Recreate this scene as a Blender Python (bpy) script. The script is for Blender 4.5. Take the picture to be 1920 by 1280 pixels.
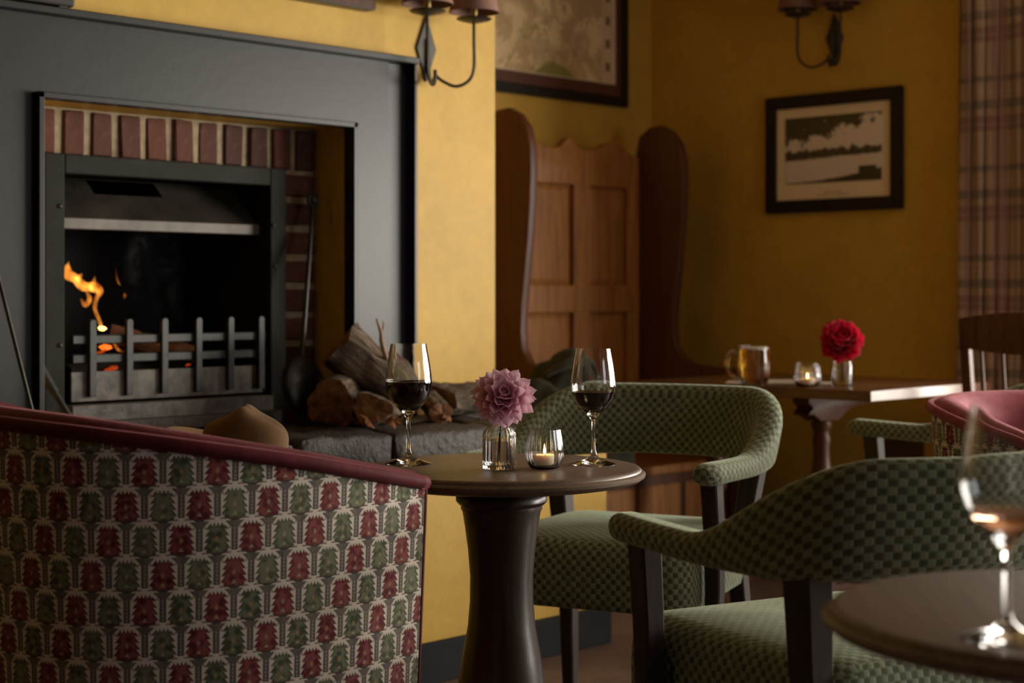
import bpy, bmesh, math, random
from mathutils import Vector, Matrix, Euler
random.seed(7)
R = math.radians
for o in list(bpy.data.objects):
    bpy.data.objects.remove(o)
S = bpy.context.scene
COL = S.collection

# ------------------------------------------------------------------ camera
PHI = R(44.03)            # heading of the view in room axes (+X along the fireplace wall)
FPX = 3075.0              # focal length in pixels of the 1920 frame
CAMH = 1.085
HOR = 552.0
cd = bpy.data.cameras.new('camera')
cam = bpy.data.objects.new('camera', cd)
COL.objects.link(cam)
cd.sensor_width = 36.0
cd.lens = FPX / 1920 * 36.0
cd.shift_y = -(640 - HOR) / 1920
cd.clip_start = 0.05
cam.location = (0, 0, CAMH)
cam.rotation_euler = (R(90), 0, PHI - R(90))
cd.dof.use_dof = True
cd.dof.focus_distance = 3.28
cd.dof.aperture_fstop = 3.4
S.camera = cam

# ------------------------------------------------------------------ world, daylight, exposure
S.view_settings.view_transform = 'Standard'
S.view_settings.look = 'None'
S.view_settings.gamma = 1
S.view_settings.use_curve_mapping = False
S.view_settings.exposure = 0.0
w = bpy.data.worlds.new('world')
S.world = w
w.use_nodes = True
w.node_tree.nodes['Background'].inputs[0].default_value = (0.62, 0.74, 0.95, 1)
w.node_tree.nodes['Background'].inputs[1].default_value = 0.25

def area(name, loc, rot, sx, sy, power, col):
    l = bpy.data.lights.new(name, 'AREA')
    l.shape = 'RECTANGLE'
    l.size, l.size_y = sx, sy
    l.energy = power
    l.color = col
    o = bpy.data.objects.new(name, l)
    o.location = loc
    o.rotation_euler = rot
    COL.objects.link(o)
    return o

# daylight standing in the two window openings
XW = 6.6                             # outer wall of the added, unseen bay around the side window
WB = (-2.0, 2.65, 0.5, 2.15)        # window in wall_right: y0, y1, z0, z1
area('daylight_side_window', (XW+.21, (WB[0]+WB[1])/2, (WB[2]+WB[3])/2), (0, R(90), 0), WB[3]-WB[2], WB[1]-WB[0], 540, (1.0, 0.935, 0.83))

YF = -2.3                            # wall behind the camera
WD = (2.9, 4.2, 0.85, 2.2)           # window in wall_front, behind the camera
area('daylight_front_window', ((WD[0]+WD[1])/2, YF-.13, (WD[2]+WD[3])/2), (R(90), 0, 0), WD[1]-WD[0], WD[3]-WD[2], 24, (0.88, 0.94, 1.0))

# ------------------------------------------------------------------ pixel -> room helpers (real depth is always given)
SP, CP = math.sin(PHI), math.cos(PHI)
def Wd(l, d): return Vector((SP*l + CP*d, -CP*l + SP*d))
def PX(px, d): return Wd((px - 960)/FPX*d, d)
def ZZ(py, d): return CAMH - (py - HOR)/FPX*d
def onY(px, Y):
    k = (px - 960)/FPX
    d = Y/(SP - CP*k)
    return Wd(k*d, d).x, d
def onX(px, X):
    k = (px - 960)/FPX
    d = X/(CP + SP*k)
    return Wd(k*d, d).y, d

# ------------------------------------------------------------------ node expression helper
class E:
    def __init__(s, nt, sock): s.nt, s.s = nt, sock
    def __add__(a, b): return a.nt.m('ADD', a, b)
    __radd__ = __add__
    def __sub__(a, b): return a.nt.m('SUBTRACT', a, b)
    def __rsub__(a, b): return a.nt.m('SUBTRACT', b, a)
    def __mul__(a, b): return a.nt.m('MULTIPLY', a, b)
    __rmul__ = __mul__
    def __truediv__(a, b): return a.nt.m('DIVIDE', a, b)
    def __lt__(a, b): return a.nt.m('LESS_THAN', a, b)
    def __gt__(a, b): return a.nt.m('GREATER_THAN', a, b)

class NT:
    def __init__(s, name):
        s.mat = bpy.data.materials.new(name)
        s.mat.use_nodes = True
        s.t = s.mat.node_tree
        s.b = s.t.nodes['Principled BSDF']
        s.out = s.t.nodes['Material Output']
    def new(s, typ): return s.t.nodes.new(typ)
    def put(s, sock, v):
        if isinstance(v, E): s.t.links.new(v.s, sock)
        elif v is not None:
            if isinstance(v, (tuple, list)) and len(v) == 3 and len(sock.default_value) == 4: v = (*v, 1)
            sock.default_value = v
    def m(s, op, a, b=None, c=None):
        n = s.new('ShaderNodeMath'); n.operation = op
        s.put(n.inputs[0], a); s.put(n.inputs[1], b)
        if c is not None: s.put(n.inputs[2], c)
        return E(s, n.outputs[0])
    def abs(s, a): return s.m('ABSOLUTE', a)
    def fl(s, a): return s.m('FLOOR', a)
    def fr(s, a): return s.m('FRACT', a)
    def mn(s, a, b): return s.m('MINIMUM', a, b)
    def mx(s, a, b): return s.m('MAXIMUM', a, b)
    def sin(s, a): return s.m('SINE', a)
    def mod2(s, a): return s.m('FLOORED_MODULO', a, 2.0)
    def tri(s, a): return s.m('ABSOLUTE', s.m('FRACT', a) - 0.5) * 2.0
    def xyz(s, kind='UV'):
        n = s.new('ShaderNodeTexCoord')
        q = s.new('ShaderNodeSeparateXYZ')
        s.t.links.new(n.outputs[kind], q.inputs[0])
        return [E(s, q.outputs[i]) for i in range(3)]
    def vec(s, kind='Object', scale=(1, 1, 1)):
        n = s.new('ShaderNodeTexCoord'); q = s.new('ShaderNodeMapping')
        s.t.links.new(n.outputs[kind], q.inputs[0])
        q.inputs['Scale'].default_value = scale
        return E(s, q.outputs[0])
    def comb(s, x, y, z=0.0):
        n = s.new('ShaderNodeCombineXYZ')
        s.put(n.inputs[0], x); s.put(n.inputs[1], y); s.put(n.inputs[2], z)
        return E(s, n.outputs[0])
    def noise(s, v, scale, detail=3, rough=.5, dist=0, col=False):
        n = s.new('ShaderNodeTexNoise')
        if v is not None: s.put(n.inputs['Vector'], v)
        n.inputs['Scale'].default_value = scale; n.inputs['Detail'].default_value = detail
        n.inputs['Roughness'].default_value = rough; n.inputs['Distortion'].default_value = dist
        return E(s, n.outputs['Color' if col else 'Fac'])
    def voro(s, v, scale, out='Color'):
        n = s.new('ShaderNodeTexVoronoi')
        if v is not None: s.put(n.inputs['Vector'], v)
        n.inputs['Scale'].default_value = scale
        return E(s, n.outputs[out])
    def white(s, v):
        n = s.new('ShaderNodeTexWhiteNoise'); n.noise_dimensions = '3D'
        s.put(n.inputs['Vector'], v)
        return E(s, n.outputs['Value'])
    def mix(s, f, a, b):
        n = s.new('ShaderNodeMix'); n.data_type = 'RGBA'
        s.put(n.inputs[0], f); s.put(n.inputs[6], a); s.put(n.inputs[7], b)
        return E(s, n.outputs[2])
    def ss(s, x, a, b):
        n = s.new('ShaderNodeMapRange'); n.interpolation_type = 'SMOOTHSTEP'
        s.put(n.inputs[0], x); n.inputs[1].default_value = a; n.inputs[2].default_value = b
        return E(s, n.outputs[0])
    def ramp(s, f, stops):
        n = s.new('ShaderNodeValToRGB')
        cr = n.color_ramp
        while len(cr.elements) < len(stops): cr.elements.new(0.5)
        for e, (p, c) in zip(cr.elements, stops):
            e.position = p; e.color = (*c, 1)
        s.put(n.inputs[0], f)
        return E(s, n.outputs[0])
    def bump(s, h, strength=.3, dist=.01):
        n = s.new('ShaderNodeBump')
        n.inputs['Strength'].default_value = strength; n.inputs['Distance'].default_value = dist
        s.put(n.inputs['Height'], h)
        s.t.links.new(n.outputs[0], s.b.inputs['Normal'])
    def set(s, **k):
        names = dict(col='Base Color', rough='Roughness', metal='Metallic', spec='Specular IOR Level', trans='Transmission Weight',
                     ior='IOR', sheen='Sheen Weight', sheenr='Sheen Roughness', sheent='Sheen Tint', coat='Coat Weight', coatr='Coat Roughness',
                     em='Emission Color', ems='Emission Strength', alpha='Alpha', sss='Subsurface Weight')
        for a, v in k.items(): s.put(s.b.inputs[names[a]], v)
        return s

def plain(name, col, rough=.5, var=0.15, scale=8, bump=0, **k):
    n = NT(name)
    if var:
        f = n.noise(n.vec(), scale, 4, .6)
        c2 = tuple(c*(1-var) for c in col); c1 = tuple(min(1, c*(1+var)) for c in col)
        n.set(col=n.ramp(f, [(.3, c2), (.7, c1)]))
        if bump: n.bump(n.noise(n.vec(), scale*6, 4, .6), bump, .004)
    else: n.set(col=col)
    n.set(rough=rough, **k)
    return n.mat

def wood(name, dark, light, rough=.4, scale=(2, 30, 30), coat=0.0, bump=.12, spec=.5):
    n = NT(name)
    v = n.vec('Object', scale)
    f = n.noise(v, 1.6, 6, .62, .8)
    g = n.noise(n.vec('Object', tuple(x*5 for x in scale)), 2.0, 3, .6)
    n.set(col=n.ramp(f*0.75 + g*0.25, [(.33, dark), (.66, light)]), rough=rough, coat=coat, coatr=.2, spec=spec)
    n.bump(f*0.5 + g*0.5, bump, .003)
    return n.mat

# ------------------------------------------------------------------ mesh helpers
def tag(o, label=None, cat=None, group=None, kind=None):
    if label: o['label'] = label
    if cat: o['category'] = cat
    if group: o['group'] = group
    if kind: o['kind'] = kind
    return o

def thing(name, label, cat, loc=(0, 0, 0), rz=0, group=None, rot=None):
    o = bpy.data.objects.new(name, None)
    o.empty_display_size = .05
    o.location = loc
    o.rotation_euler = rot if rot else (0, 0, rz)
    COL.objects.link(o)
    return tag(o, label, cat, group)

def ob(name, me, mat=None, parent=None, loc=(0, 0, 0), rot=(0, 0, 0), smooth=None, label=None):
    if isinstance(me, bmesh.types.BMesh):
        bm = me
        me = bpy.data.meshes.new(name)
        bm.normal_update()
        bm.to_mesh(me); bm.free()
    if mat and not me.materials: me.materials.append(mat)
    if smooth is not None:
        for p in me.polygons: p.use_smooth = True
        if smooth < 179:
            try: me.set_sharp_from_angle(angle=R(smooth))
            except Exception: pass
    o = bpy.data.objects.new(name, me)
    o.parent = parent
    o.location = loc
    o.rotation_euler = rot
    COL.objects.link(o)
    if label: o['label'] = label
    return o

def struct(name, me, mat, label=None, **k):
    o = ob(name, me, mat, **k)
    o['kind'] = 'structure'
    if label: o['label'] = label
    return o

def copy_tree(o, parent=None):
    c = o.copy()
    COL.objects.link(c)
    c.parent = parent
    for ch in list(o.children): copy_tree(ch, c)
    return c

def boxm(x0, x1, y0, y1, z0, z1, bev=0.0, seg=2, bm=None, jit=0):
    b = bmesh.new()
    bmesh.ops.create_cube(b, size=1)
    for v in b.verts:
        v.co = Vector((x0 + (v.co.x+.5)*(x1-x0), y0 + (v.co.y+.5)*(y1-y0), z0 + (v.co.z+.5)*(z1-z0)))
        if jit: v.co += Vector([random.uniform(-jit, jit) for _ in range(3)])
    if bev: bmesh.ops.bevel(b, geom=b.edges[:], offset=bev, segments=seg, affect='EDGES', profile=.5)
    if bm is None: return b
    me = bpy.data.meshes.new('t'); b.to_mesh(me); b.free()
    bm.from_mesh(me); bpy.data.meshes.remove(me)
    return bm

def gridm(rows, closed_u=False, closed_v=False, uvs=None, cap=False):
    """rows: list of rings of Vector. uvs same shape (rows+1 / cols+1 when closed)."""
    bm = bmesh.new()
    V = [[bm.verts.new(p) for p in r] for r in rows]
    uvl = bm.loops.layers.uv.new('UVMap') if uvs else None
    n, m = len(rows), len(rows[0])
    for i in range(n if closed_v else n-1):
        for j in range(m if closed_u else m-1):
            i2, j2 = (i+1) % n, (j+1) % m
            q = (V[i][j], V[i][j2], V[i2][j2], V[i2][j])
            if len(set(q)) < 4: continue
            try: f = bm.faces.new(q)
            except ValueError: continue
            if uvs:
                for lp, (a, b) in zip(f.loops, ((i, j), (i, j+1), (i+1, j+1), (i+1, j))):
                    lp[uvl].uv = uvs[a][b]
    if cap:
        for r in (V[0], V[-1]):
            try:
                f = bm.faces.new(r)
                if uvs:
                    for lp in f.loops: lp[uvl].uv = (lp.vert.co.x + lp.vert.co.y, lp.vert.co.z)
            except ValueError: pass
    bmesh.ops.recalc_face_normals(bm, faces=bm.faces[:])
    return bm

def lathe(prof, seg=40, flute=0, famp=0, frange=None):
    rows = []
    for r, z in prof:
        ring = []
        for k in range(seg):
            a = 2*math.pi*k/seg
            rr = max(r, 1e-5)
            if flute and (frange is None or frange[0] <= z <= frange[1]): rr += famp*min(1, r/.02)*math.cos(flute*a)
            ring.append(Vector((rr*math.cos(a), rr*math.sin(a), z)))
        rows.append(ring)
    bm = gridm(rows, closed_u=True)
    bmesh.ops.remove_doubles(bm, verts=bm.verts[:], dist=2e-5)
    bmesh.ops.recalc_face_normals(bm, faces=bm.faces[:])
    return bm

def smooth_path(pts, n):
    pts = [Vector(p) for p in pts]
    out = []
    k = len(pts) - 1
    for i in range(n):
        t = i/(n-1)*k
        s = min(int(t), k-1); f = t - s
        p0, p1, p2, p3 = pts[max(s-1, 0)], pts[s], pts[s+1], pts[min(s+2, k)]
        out.append(0.5*((2*p1) + (p2-p0)*f + (2*p0-5*p1+4*p2-p3)*f*f + (3*p1-p0-3*p2+p3)*f**3))
    return out

def lerp_list(vals, n):
    k = len(vals)-1
    o = []
    for i in range(n):
        t = i/(n-1)*k; s = min(int(t), k-1); f = t-s; f = f*f*(3-2*f)
        o.append(vals[s]*(1-f) + vals[s+1]*f)
    return o

def tube(pts, rad, seg=10, n=None, cap=True, flat=1.0, up=None):
    if n: pts = smooth_path(pts, n)
    pts = [Vector(p) for p in pts]
    N = len(pts)
    rads = lerp_list(rad, N) if isinstance(rad, (list, tuple)) else [rad]*N
    rows = []
    side = None
    for i, p in enumerate(pts):
        t = (pts[min(i+1, N-1)] - pts[max(i-1, 0)])
        t = t.normalized() if t.length > 1e-9 else Vector((0, 0, 1))
        if side is None:
            ref = Vector(up) if up else (Vector((0, 0, 1)) if abs(t.z) < .9 else Vector((1, 0, 0)))
            side = t.cross(ref).normalized()
        side = (side - t*side.dot(t)).normalized()
        nrm = side.cross(t)
        rows.append([p + (side*math.cos(2*math.pi*k/seg) + nrm*math.sin(2*math.pi*k/seg)*flat)*rads[i] for k in range(seg)])
    return gridm(rows, closed_u=True, cap=cap)

def merge(*bms):
    out = bmesh.new()
    for b in bms:
        me = bpy.data.meshes.new('t'); b.to_mesh(me); b.free()
        out.from_mesh(me); bpy.data.meshes.remove(me)
    return out

def prism(poly, h0, h1, axis='x', bev=0):
    """extrude a 2D polygon; axis x: poly=(y,z); axis y: poly=(x,z); axis z: poly=(x,y)"""
    bm = bmesh.new()
    def mk(p, h):
        return Vector((h, p[0], p[1])) if axis == 'x' else Vector((p[0], h, p[1])) if axis == 'y' else Vector((p[0], p[1], h))
    a = [bm.verts.new(mk(p, h0)) for p in poly]
    b = [bm.verts.new(mk(p, h1)) for p in poly]
    bm.faces.new(a); bm.faces.new(b)
    n = len(poly)
    for i in range(n): bm.faces.new((a[i], a[(i+1) % n], b[(i+1) % n], b[i]))
    bmesh.ops.recalc_face_normals(bm, faces=bm.faces[:])
    if bev:
        ed = [e for e in bm.edges if len(e.link_faces) == 2 and any(len(f.verts) > 4 or n == 4 for f in e.link_faces)]
        bmesh.ops.bevel(bm, geom=ed, offset=bev, segments=2, affect='EDGES', profile=.5)
    return bm

def jitter(bm, amp, scale=6.0, seed=0):
    from mathutils import noise
    for v in bm.verts:
        q = v.co*scale + Vector((seed*3.1, seed*1.7, seed*5.3))
        v.co += noise.noise_vector(q)*amp
    return bm

# ------------------------------------------------------------------ materials
def wall_paint(name, col, rough=.55):
    n = NT(name)
    v = n.vec()
    f = n.noise(v, 3.0, 5, .6)
    g = n.noise(v, 22, 5, .65)
    sp = n.ss(n.noise(v, 38, 2, .5), .70, .76)
    d = tuple(c*.86 for c in col); l = tuple(min(1, c*1.07) for c in col)
    base = n.ramp(f*0.6 + g*0.4, [(.35, d), (.65, l)])
    st_ = n.ss(n.noise(v, 5.5, 5, .7, .6), .56, .74)
    n.set(col=n.mix(sp*0.3, n.mix(st_*0.35, base, tuple(c*q for c, q in zip(col, (.78, .70, .55)))), tuple(c*.6 for c in col)), rough=rough, spec=.35)
    n.bump(n.noise(v, 14, 6, .6)*0.6 + n.noise(v, 90, 3, .6)*0.3, .22, .006)
    return n.mat

M = {}
M['yellow'] = wall_paint('ochre_wall_paint', (.585, .354, .050), .55)
M['ceiling'] = plain('bounce_toned_ceiling', (.22, .155, .085), .8, .05)  # unseen ceiling, its tone chosen for the light it bounces
M['low_bounce'] = wood('low_bounce_dark_wood', (.02, .012, .007), (.05, .03, .018), .5, (20, 20, 2))  # dark finish made up for unseen walls to cut bounced light
M['slate'] = plain('slate_grey_paint', (.019, .019, .018), .38, .12, 5, .08, spec=.32)
M['skirt'] = plain('skirting_paint', (.018, .020, .022), .75, .2, 9, .05, spec=.15)
M['steel'] = plain('dark_grate_steel', (.042, .042, .040), .5, .3, 14, .15, metal=.3)
M['frame_steel'] = plain('olive_black_stove_steel', (.022, .022, .016), .62, .25, 10, .1, spec=.12)
M['hood'] = plain('sooty_hood_steel', (.105, .088, .07), .5, .45, 7, .1, metal=.2)
M['ashpan'] = plain('flaking_ash_pan', (.13, .115, .098), .6, .55, 22, .3, metal=.2)
M['soot'] = plain('soot', (.012, .011, .010), .9, .3, 6)
M['black'] = plain('black_iron', (.018, .018, .016), .45, .3, 20, .05)
M['iron'] = plain('wrought_iron', (.045, .04, .032), .45, .3, 20, .05, metal=.5)

def brick_mat():
    n = NT('red_brick')
    v = n.vec('Object')
    oi = n.new('ShaderNodeObjectInfo')
    r = E(n, oi.outputs['Random'])
    f = n.noise(v, 40, 5, .65)
    base = n.mix(r, (.125, .038, .020), (.06, .022, .015))
    c = n.mix(n.ss(f, .52, .75)*0.5, base, (.20, .11, .065))
    c = n.mix(n.ss(n.noise(v, 18, 4), .6, .8)*0.6, c, (.04, .02, .015))
    n.set(col=c, rough=.85)
    n.bump(f, .5, .006)
    return n.mat
M['brick'] = brick_mat()
M['mortar'] = plain('lime_mortar', (.36, .28, .17), .9, .25, 40, .5)

def stone_mat():
    n = NT('hearth_stone')
    v = n.vec('Object')
    oi = n.new('ShaderNodeObjectInfo')
    r = E(n, oi.outputs['Random'])
    f = n.noise(v, 9, 6, .65); g = n.noise(v, 45, 4, .6)
    c = n.ramp(f*0.6+g*0.4, [(.34, (.014, .011, .009)), (.54, (.042, .035, .028)), (.74, (.12, .10, .08))])
    c = n.mix(r*0.35, c, (.14, .095, .07))
    n.set(col=c, rough=.62)
    n.bump(f*0.6 + g*0.4, 1.0, .018)
    return n.mat
M['stone'] = stone_mat()

M['dark_oak'] = wood('dark_stained_oak', (.016, .009, .006), (.045, .026, .016), .36, (40, 40, 3), .2)
M['table_top'] = wood('brown_oak_table_top', (.092, .057, .035), (.185, .125, .085), .46, (3, 45, 45), .1)
M['settle'] = wood('honey_pine_settle', (.19, .068, .011), (.44, .175, .034), .48, (30, 30, 2.2), .0)
M['settle_wing'] = wood('red_brown_settle_wood', (.055, .016, .005), (.125, .038, .012), .5, (30, 30, 2.2), .0)
M['mahogany'] = wood('mahogany_table', (.085, .034, .016), (.19, .085, .044), .30, (40, 3, 40), .15)
M['mahog_dark'] = wood('turned_mahogany', (.05, .018, .009), (.12, .045, .022), .45, (30, 30, 3), .0, spec=.22)
M['chair_leg'] = wood('walnut_chair_leg', (.018, .012, .009), (.05, .033, .025), .55, (40, 40, 4), .0, spec=.3)
M['frame_wood'] = wood('dark_picture_frame', (.006, .004, .003), (.017, .009, .007), .5, (30, 30, 30), .0, spec=.3)
M['slip'] = plain('red_brown_frame_slip', (.10, .028, .012), .5, .2)

def floor_mat():
    n = NT('worn_floor_tiles')
    x, y, z = n.xyz('Object')
    v = n.vec()
    f = n.noise(v, 7, 6, .6); g = n.noise(v, 40, 4, .6)
    n.set(col=n.ramp(f*0.6+g*0.4, [(.33, (.11, .066, .046)), (.66, (.20, .128, .094))]), rough=.55)
    n.bump(g, .3, .005)
    return n.mat
M['floor'] = floor_mat()

def check_mat():
    n = NT('green_check_velvet')
    u, v, _ = n.xyz('UV')
    c = 1/0.0125
    uu, vv = u*c, v*c
    par = n.mod2(n.fl(uu) + n.fl(vv))
    fu, fv = n.abs(n.fr(uu) - .5), n.abs(n.fr(vv) - .5)
    edge = n.ss(n.mx(fu, fv), .36, .49)
    rnd = n.white(n.comb(n.fl(uu), n.fl(vv), 0.0))
    fine = n.noise(n.vec('UV', (1, 1, 1)), 900, 2, .6)
    light = n.mix(rnd, (.205, .235, .145), (.27, .30, .195))
    dark = n.mix(rnd, (.055, .063, .028), (.092, .104, .050))
    col = n.mix(par, dark, light)
    col = n.mix(edge*0.45*(1.0 - par), col, (.30, .32, .2))
    col = n.mix(fine*0.25, col, (.05, .06, .03))
    n.set(col=col, rough=.75, sheen=.55, sheenr=.35, sheent=(.75, .85, .62, 1), spec=.2)
    n.bump((1.0 - edge)*par + fine*0.15, .55, .0025)
    return n.mat
M['check'] = check_mat()

def motif_mat():
    n = NT('woven_leaf_motif_tapestry')
    u, v, _ = n.xyz('UV')
    vv = v*(1/0.0555)
    r = n.fl(vv); y = n.fr(vv)
    uu = u*(1/0.058) + n.mod2(r)*0.5
    c = n.fl(uu); x = n.fr(uu) - .5
    ax = n.abs(x)
    rnd = n.white(n.comb(c, r, 1.0)); rnd2 = n.white(n.comb(c, r, 5.0))
    # serrated leaf
    saw = n.fr(y*5.2 + .1)
    wdt = n.mn((0.43 - y*0.14) - saw*0.115, 0.20 + (y - 0.07)*1.5)
    crown = (0.84 + 0.12*n.tri(x*9.0 + 0.25))
    leaf = (ax < wdt)*(y > 0.07)*(y < crown)
    rim = n.mx(ax > (wdt - 0.055), y > (crown - 0.06))
    base = (ax < (0.10 + y*2.0))*(y < 0.13)          # funnel foot
    line = (ax < 0.42)*(n.abs(y - 0.065) < 0.018)
    # pole of the leaf above
    sx = n.abs(n.fr(uu) - 0.0)
    sx = n.mn(n.fr(uu), 1.0 - n.fr(uu))
    swd = 0.095 + n.mx(y - 0.80, 0.0)*0.9
    stem = (sx < swd)*(y > 0.13)
    srim = n.mx(sx > (swd - 0.034), y < 0.17)
    dots = (sx < 0.022)*(n.fr(y*9.0) > 0.5)*(y < .8)
    redA, redB = (.105, .010, .018), (.27, .075, .072)
    grnA, grnB = (.065, .078, .045), (.20, .21, .13)
    patch = n.voro(n.comb(uu*1.0, vv*1.0, rnd), 4.5, 'Distance')
    pf = n.ss(patch, .25, .75)
    red = n.mix(n.mn(pf + rnd2*0.5 - 0.1, 1.0), redA, redB)
    grn = n.mix(n.mn(pf + rnd2*0.5 - 0.1, 1.0), grnA, grnB)
    isred = n.mod2(c + n.fl(n.white(n.comb(0.0, r, 3.0))*2.0))
    lcol = n.mix(isred, grn, red)
    lrim = n.mix(isred, (.06, .085, .05), (.13, .012, .02))
    dia = (n.abs(x)*1.6 + n.abs(y - .47)) < 0.10
    tri = (n.abs(x)*1.5 + (y - .16) < 0.11)*(y > .15)
    lcol = n.mix(dia*0.7, lcol, n.mix(rnd2, (.42, .27, .08), (.45, .36, .28)))
    lcol = n.mix(tri*0.8, lcol, (.46, .38, .22))
    lcol = n.mix(rim, lcol, lrim)
    scol = n.mix(rnd, (.20, .17, .13), (.13, .115, .115))
    scol = n.mix(dots*0.8, scol, (.48, .42, .34))
    scol = n.mix(srim, scol, n.mix(rnd2, (.055, .05, .045), (.09, .05, .05)))
    bg = (.76, .69, .58)
    # little hooked corners beside the crown
    hook = (n.abs(ax - .345) < .055)*(n.abs(y - .80) < .055)
    hook2 = (n.abs(ax - .345) < .026)*(n.abs(y - .80) < .03)
    col = n.mix(hook*(1.0-hook2)*0.0 + hook2*0.8, bg, (.09, .07, .06))
    col = n.mix(stem, col, scol)
    col = n.mix(line, col, (.13, .02, .03))
    col = n.mix(leaf, col, lcol)
    col = n.mix(base*(1.0 - leaf), col, (.075, .062, .05))
    weave = n.noise(n.vec('UV'), 700, 2, .6)
    col = n.mix(weave*0.2, col, (.06, .05, .04))
    n.set(col=col, rough=.85, sheen=.1, spec=.15)
    n.bump(weave + leaf*0.3, .3, .0015)
    return n.mat
M['motif'] = motif_mat()

def velvet(name, a, b):
    n = NT(name)
    f = n.noise(n.vec(), 18, 5, .6)
    n.set(col=n.ramp(f, [(.3, a), (.7, b)]), rough=.75, sheen=.16, sheenr=.4, sheent=(1, .42, .42, 1), spec=.15)
    n.bump(n.noise(n.vec(), 14, 4, .55), .35, .01)
    return n.mat
M['burgundy'] = velvet('burgundy_velvet', (.062, .006, .010), (.105, .013, .018))
M['mauve'] = velvet('dusky_rose_velvet', (.24, .055, .075), (.34, .095, .12))

def tartan():
    n = NT('heather_tartan_wool')
    u, v, _ = n.xyz('UV')
    def band(t, per, a, b): 
        f = n.fr(t*(1/per)); return (f > a)*(f < b)
    P = .33
    col = (.44, .30, .21)
    c = n.mix(band(v, P, .05, .22)*0.62, col, (.20, .085, .085))
    c = n.mix(band(v, P, .30, .40)*0.6, c, (.085, .085, .07))
    c = n.mix(band(v, P, .60, .67)*0.6, c, (.085, .085, .07))
    c = n.mix(band(v, P, .48, .495)*0.7, c, (.50, .42, .30))
    c = n.mix(band(v, P, .12, .135)*0.6, c, (.50, .42, .30))
    c = n.mix(band(u, .16, .05, .35)*0.55, c, (.22, .095, .095))
    c = n.mix(band(u, .16, .52, .62)*0.5, c, (.10, .10, .08))
    c = n.mix(band(u, .16, .80, .83)*0.7, c, (.52, .44, .32))
    c = n.mix(band(u, .16, .20, .22)*0.6, c, (.52, .44, .32))
    w_ = n.noise(n.vec('UV'), 500, 2, .6)
    c = n.mix(w_*0.3, c, (.05, .035, .03))
    n.set(col=c, rough=.9, sheen=.2)
    return n.mat
M['tartan'] = tartan()

def glass(name, col=(1, 1, 1), rough=0.0, ior=1.48):
    n = NT(name)
    n.set(col=col, rough=rough, trans=1.0, ior=ior, spec=.5)
    return n.mat
M['glass'] = glass('clear_glass')
M['water'] = glass('water', (.97, .99, .97), 0, 1.33)
M['wine'] = NT('red_wine').set(col=(.010, .0012, .0025), rough=.03, spec=.5).mat
M['rose_wine'] = glass('rose_wine', (.98, .60, .42), 0, 1.34)
M['beer'] = glass('amber_beer', (1.0, .56, .07), 0.0, 1.34)
M['foam'] = plain('beer_foam', (.75, .68, .58), .8, .1, 60)
M['wax'] = plain('candle_wax', (.82, .74, .58), .5, .04, 20, sss=.2)
M['foil'] = plain('tealight_cup', (.55, .53, .52), .3, .05, metal=.9)
M['paper'] = plain('white_paper', (.62, .55, .48), .8, .05)
def emis(name, col, s):
    n = NT(name); n.set(col=(0, 0, 0), em=col, ems=s); return n.mat
M['candle_flame'] = emis('candle_flame', (1, .62, .22), 90)
M['ember'] = emis('glowing_ember', (1, .16, .012), 1.6)
M['ember_hot'] = emis('hot_ember', (1, .5, .1), 6)
M['ember_dim'] = emis('dull_red_ember', (1, .10, .005), .35)

def petal_mat(name, a, b, c):
    n = NT(name)
    u, v, _ = n.xyz('UV')
    f = n.ss(u, .0, .8)
    st = n.noise(n.comb(u*1.5, v*26.0, 0.0), 1.0, 3, .5)
    col = n.mix(f, a, b)
    col = n.mix(n.ss(u, .75, 1.0)*0.5, col, c)
    col = n.mix(st*0.3, col, a)
    n.set(col=col, rough=.55, sheen=.15, spec=.3)
    tr = n.new('ShaderNodeBsdfTranslucent'); n.put(tr.inputs[0], col)
    mx_ = n.new('ShaderNodeMixShader'); mx_.inputs[0].default_value = .38
    n.t.links.new(n.b.outputs[0], mx_.inputs[1]); n.t.links.new(tr.outputs[0], mx_.inputs[2])
    n.t.links.new(mx_.outputs[0], n.out.inputs[0])
    return n.mat
M['pink_petal'] = petal_mat('lilac_pink_petal', (.72, .28, .42), (.90, .62, .72), (.95, .80, .85))
M['red_petal'] = petal_mat('crimson_petal', (.30, .0, .015), (.72, .006, .045), (.80, .06, .13))
M['stem'] = plain('plant_stem', (.035, .04, .015), .6, .2)

def bark_mat():
    n = NT('mossy_bark')
    v = n.vec('Object', (6, 30, 30))
    f = n.noise(v, 1.2, 6, .65, .5)
    moss = n.ss(n.noise(n.vec(), 9, 4, .6), .55, .66)
    c = n.ramp(f, [(.3, (.02, .012, .007)), (.5, (.10, .064, .038)), (.72, (.30, .225, .155))])
    c = n.mix(moss*0.8, c, (.12, .115, .018))
    n.set(col=c, rough=.9)
    n.bump(f, 1.0, .02)
    return n.mat
M['bark'] = bark_mat()
def endgrain():
    n = NT('split_log_heartwood')
    f = n.noise(n.vec('Object', (8, 26, 26)), 1.3, 6, .6, .4)
    n.set(col=n.ramp(f, [(.3, (.085, .03, .010)), (.6, (.30, .125, .042)), (.8, (.42, .22, .09))]), rough=.8)
    n.bump(f, .7, .01)
    return n.mat
M['heart'] = endgrain()
M['leaf_orange'] = plain('dry_orange_leaf', (.34, .125, .035), .7, .5, 25, .4)
M['twig'] = plain('pale_twig', (.30, .185, .11), .8, .3, 30, .3)
M['felt'] = plain('tan_felt', (.16, .080, .023), .9, .1, 30, .12, sheen=.05)
M['hatband'] = plain('brown_hat_band', (.06, .028, .014), .7, .1)
M['wool'] = plain('dark_olive_wool', (.028, .027, .013), .95, .3, 12, .1, sheen=.1)
M['shade'] = plain('pink_brown_lamp_shade', (.22, .115, .085), .8, .1, 20)
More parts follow.
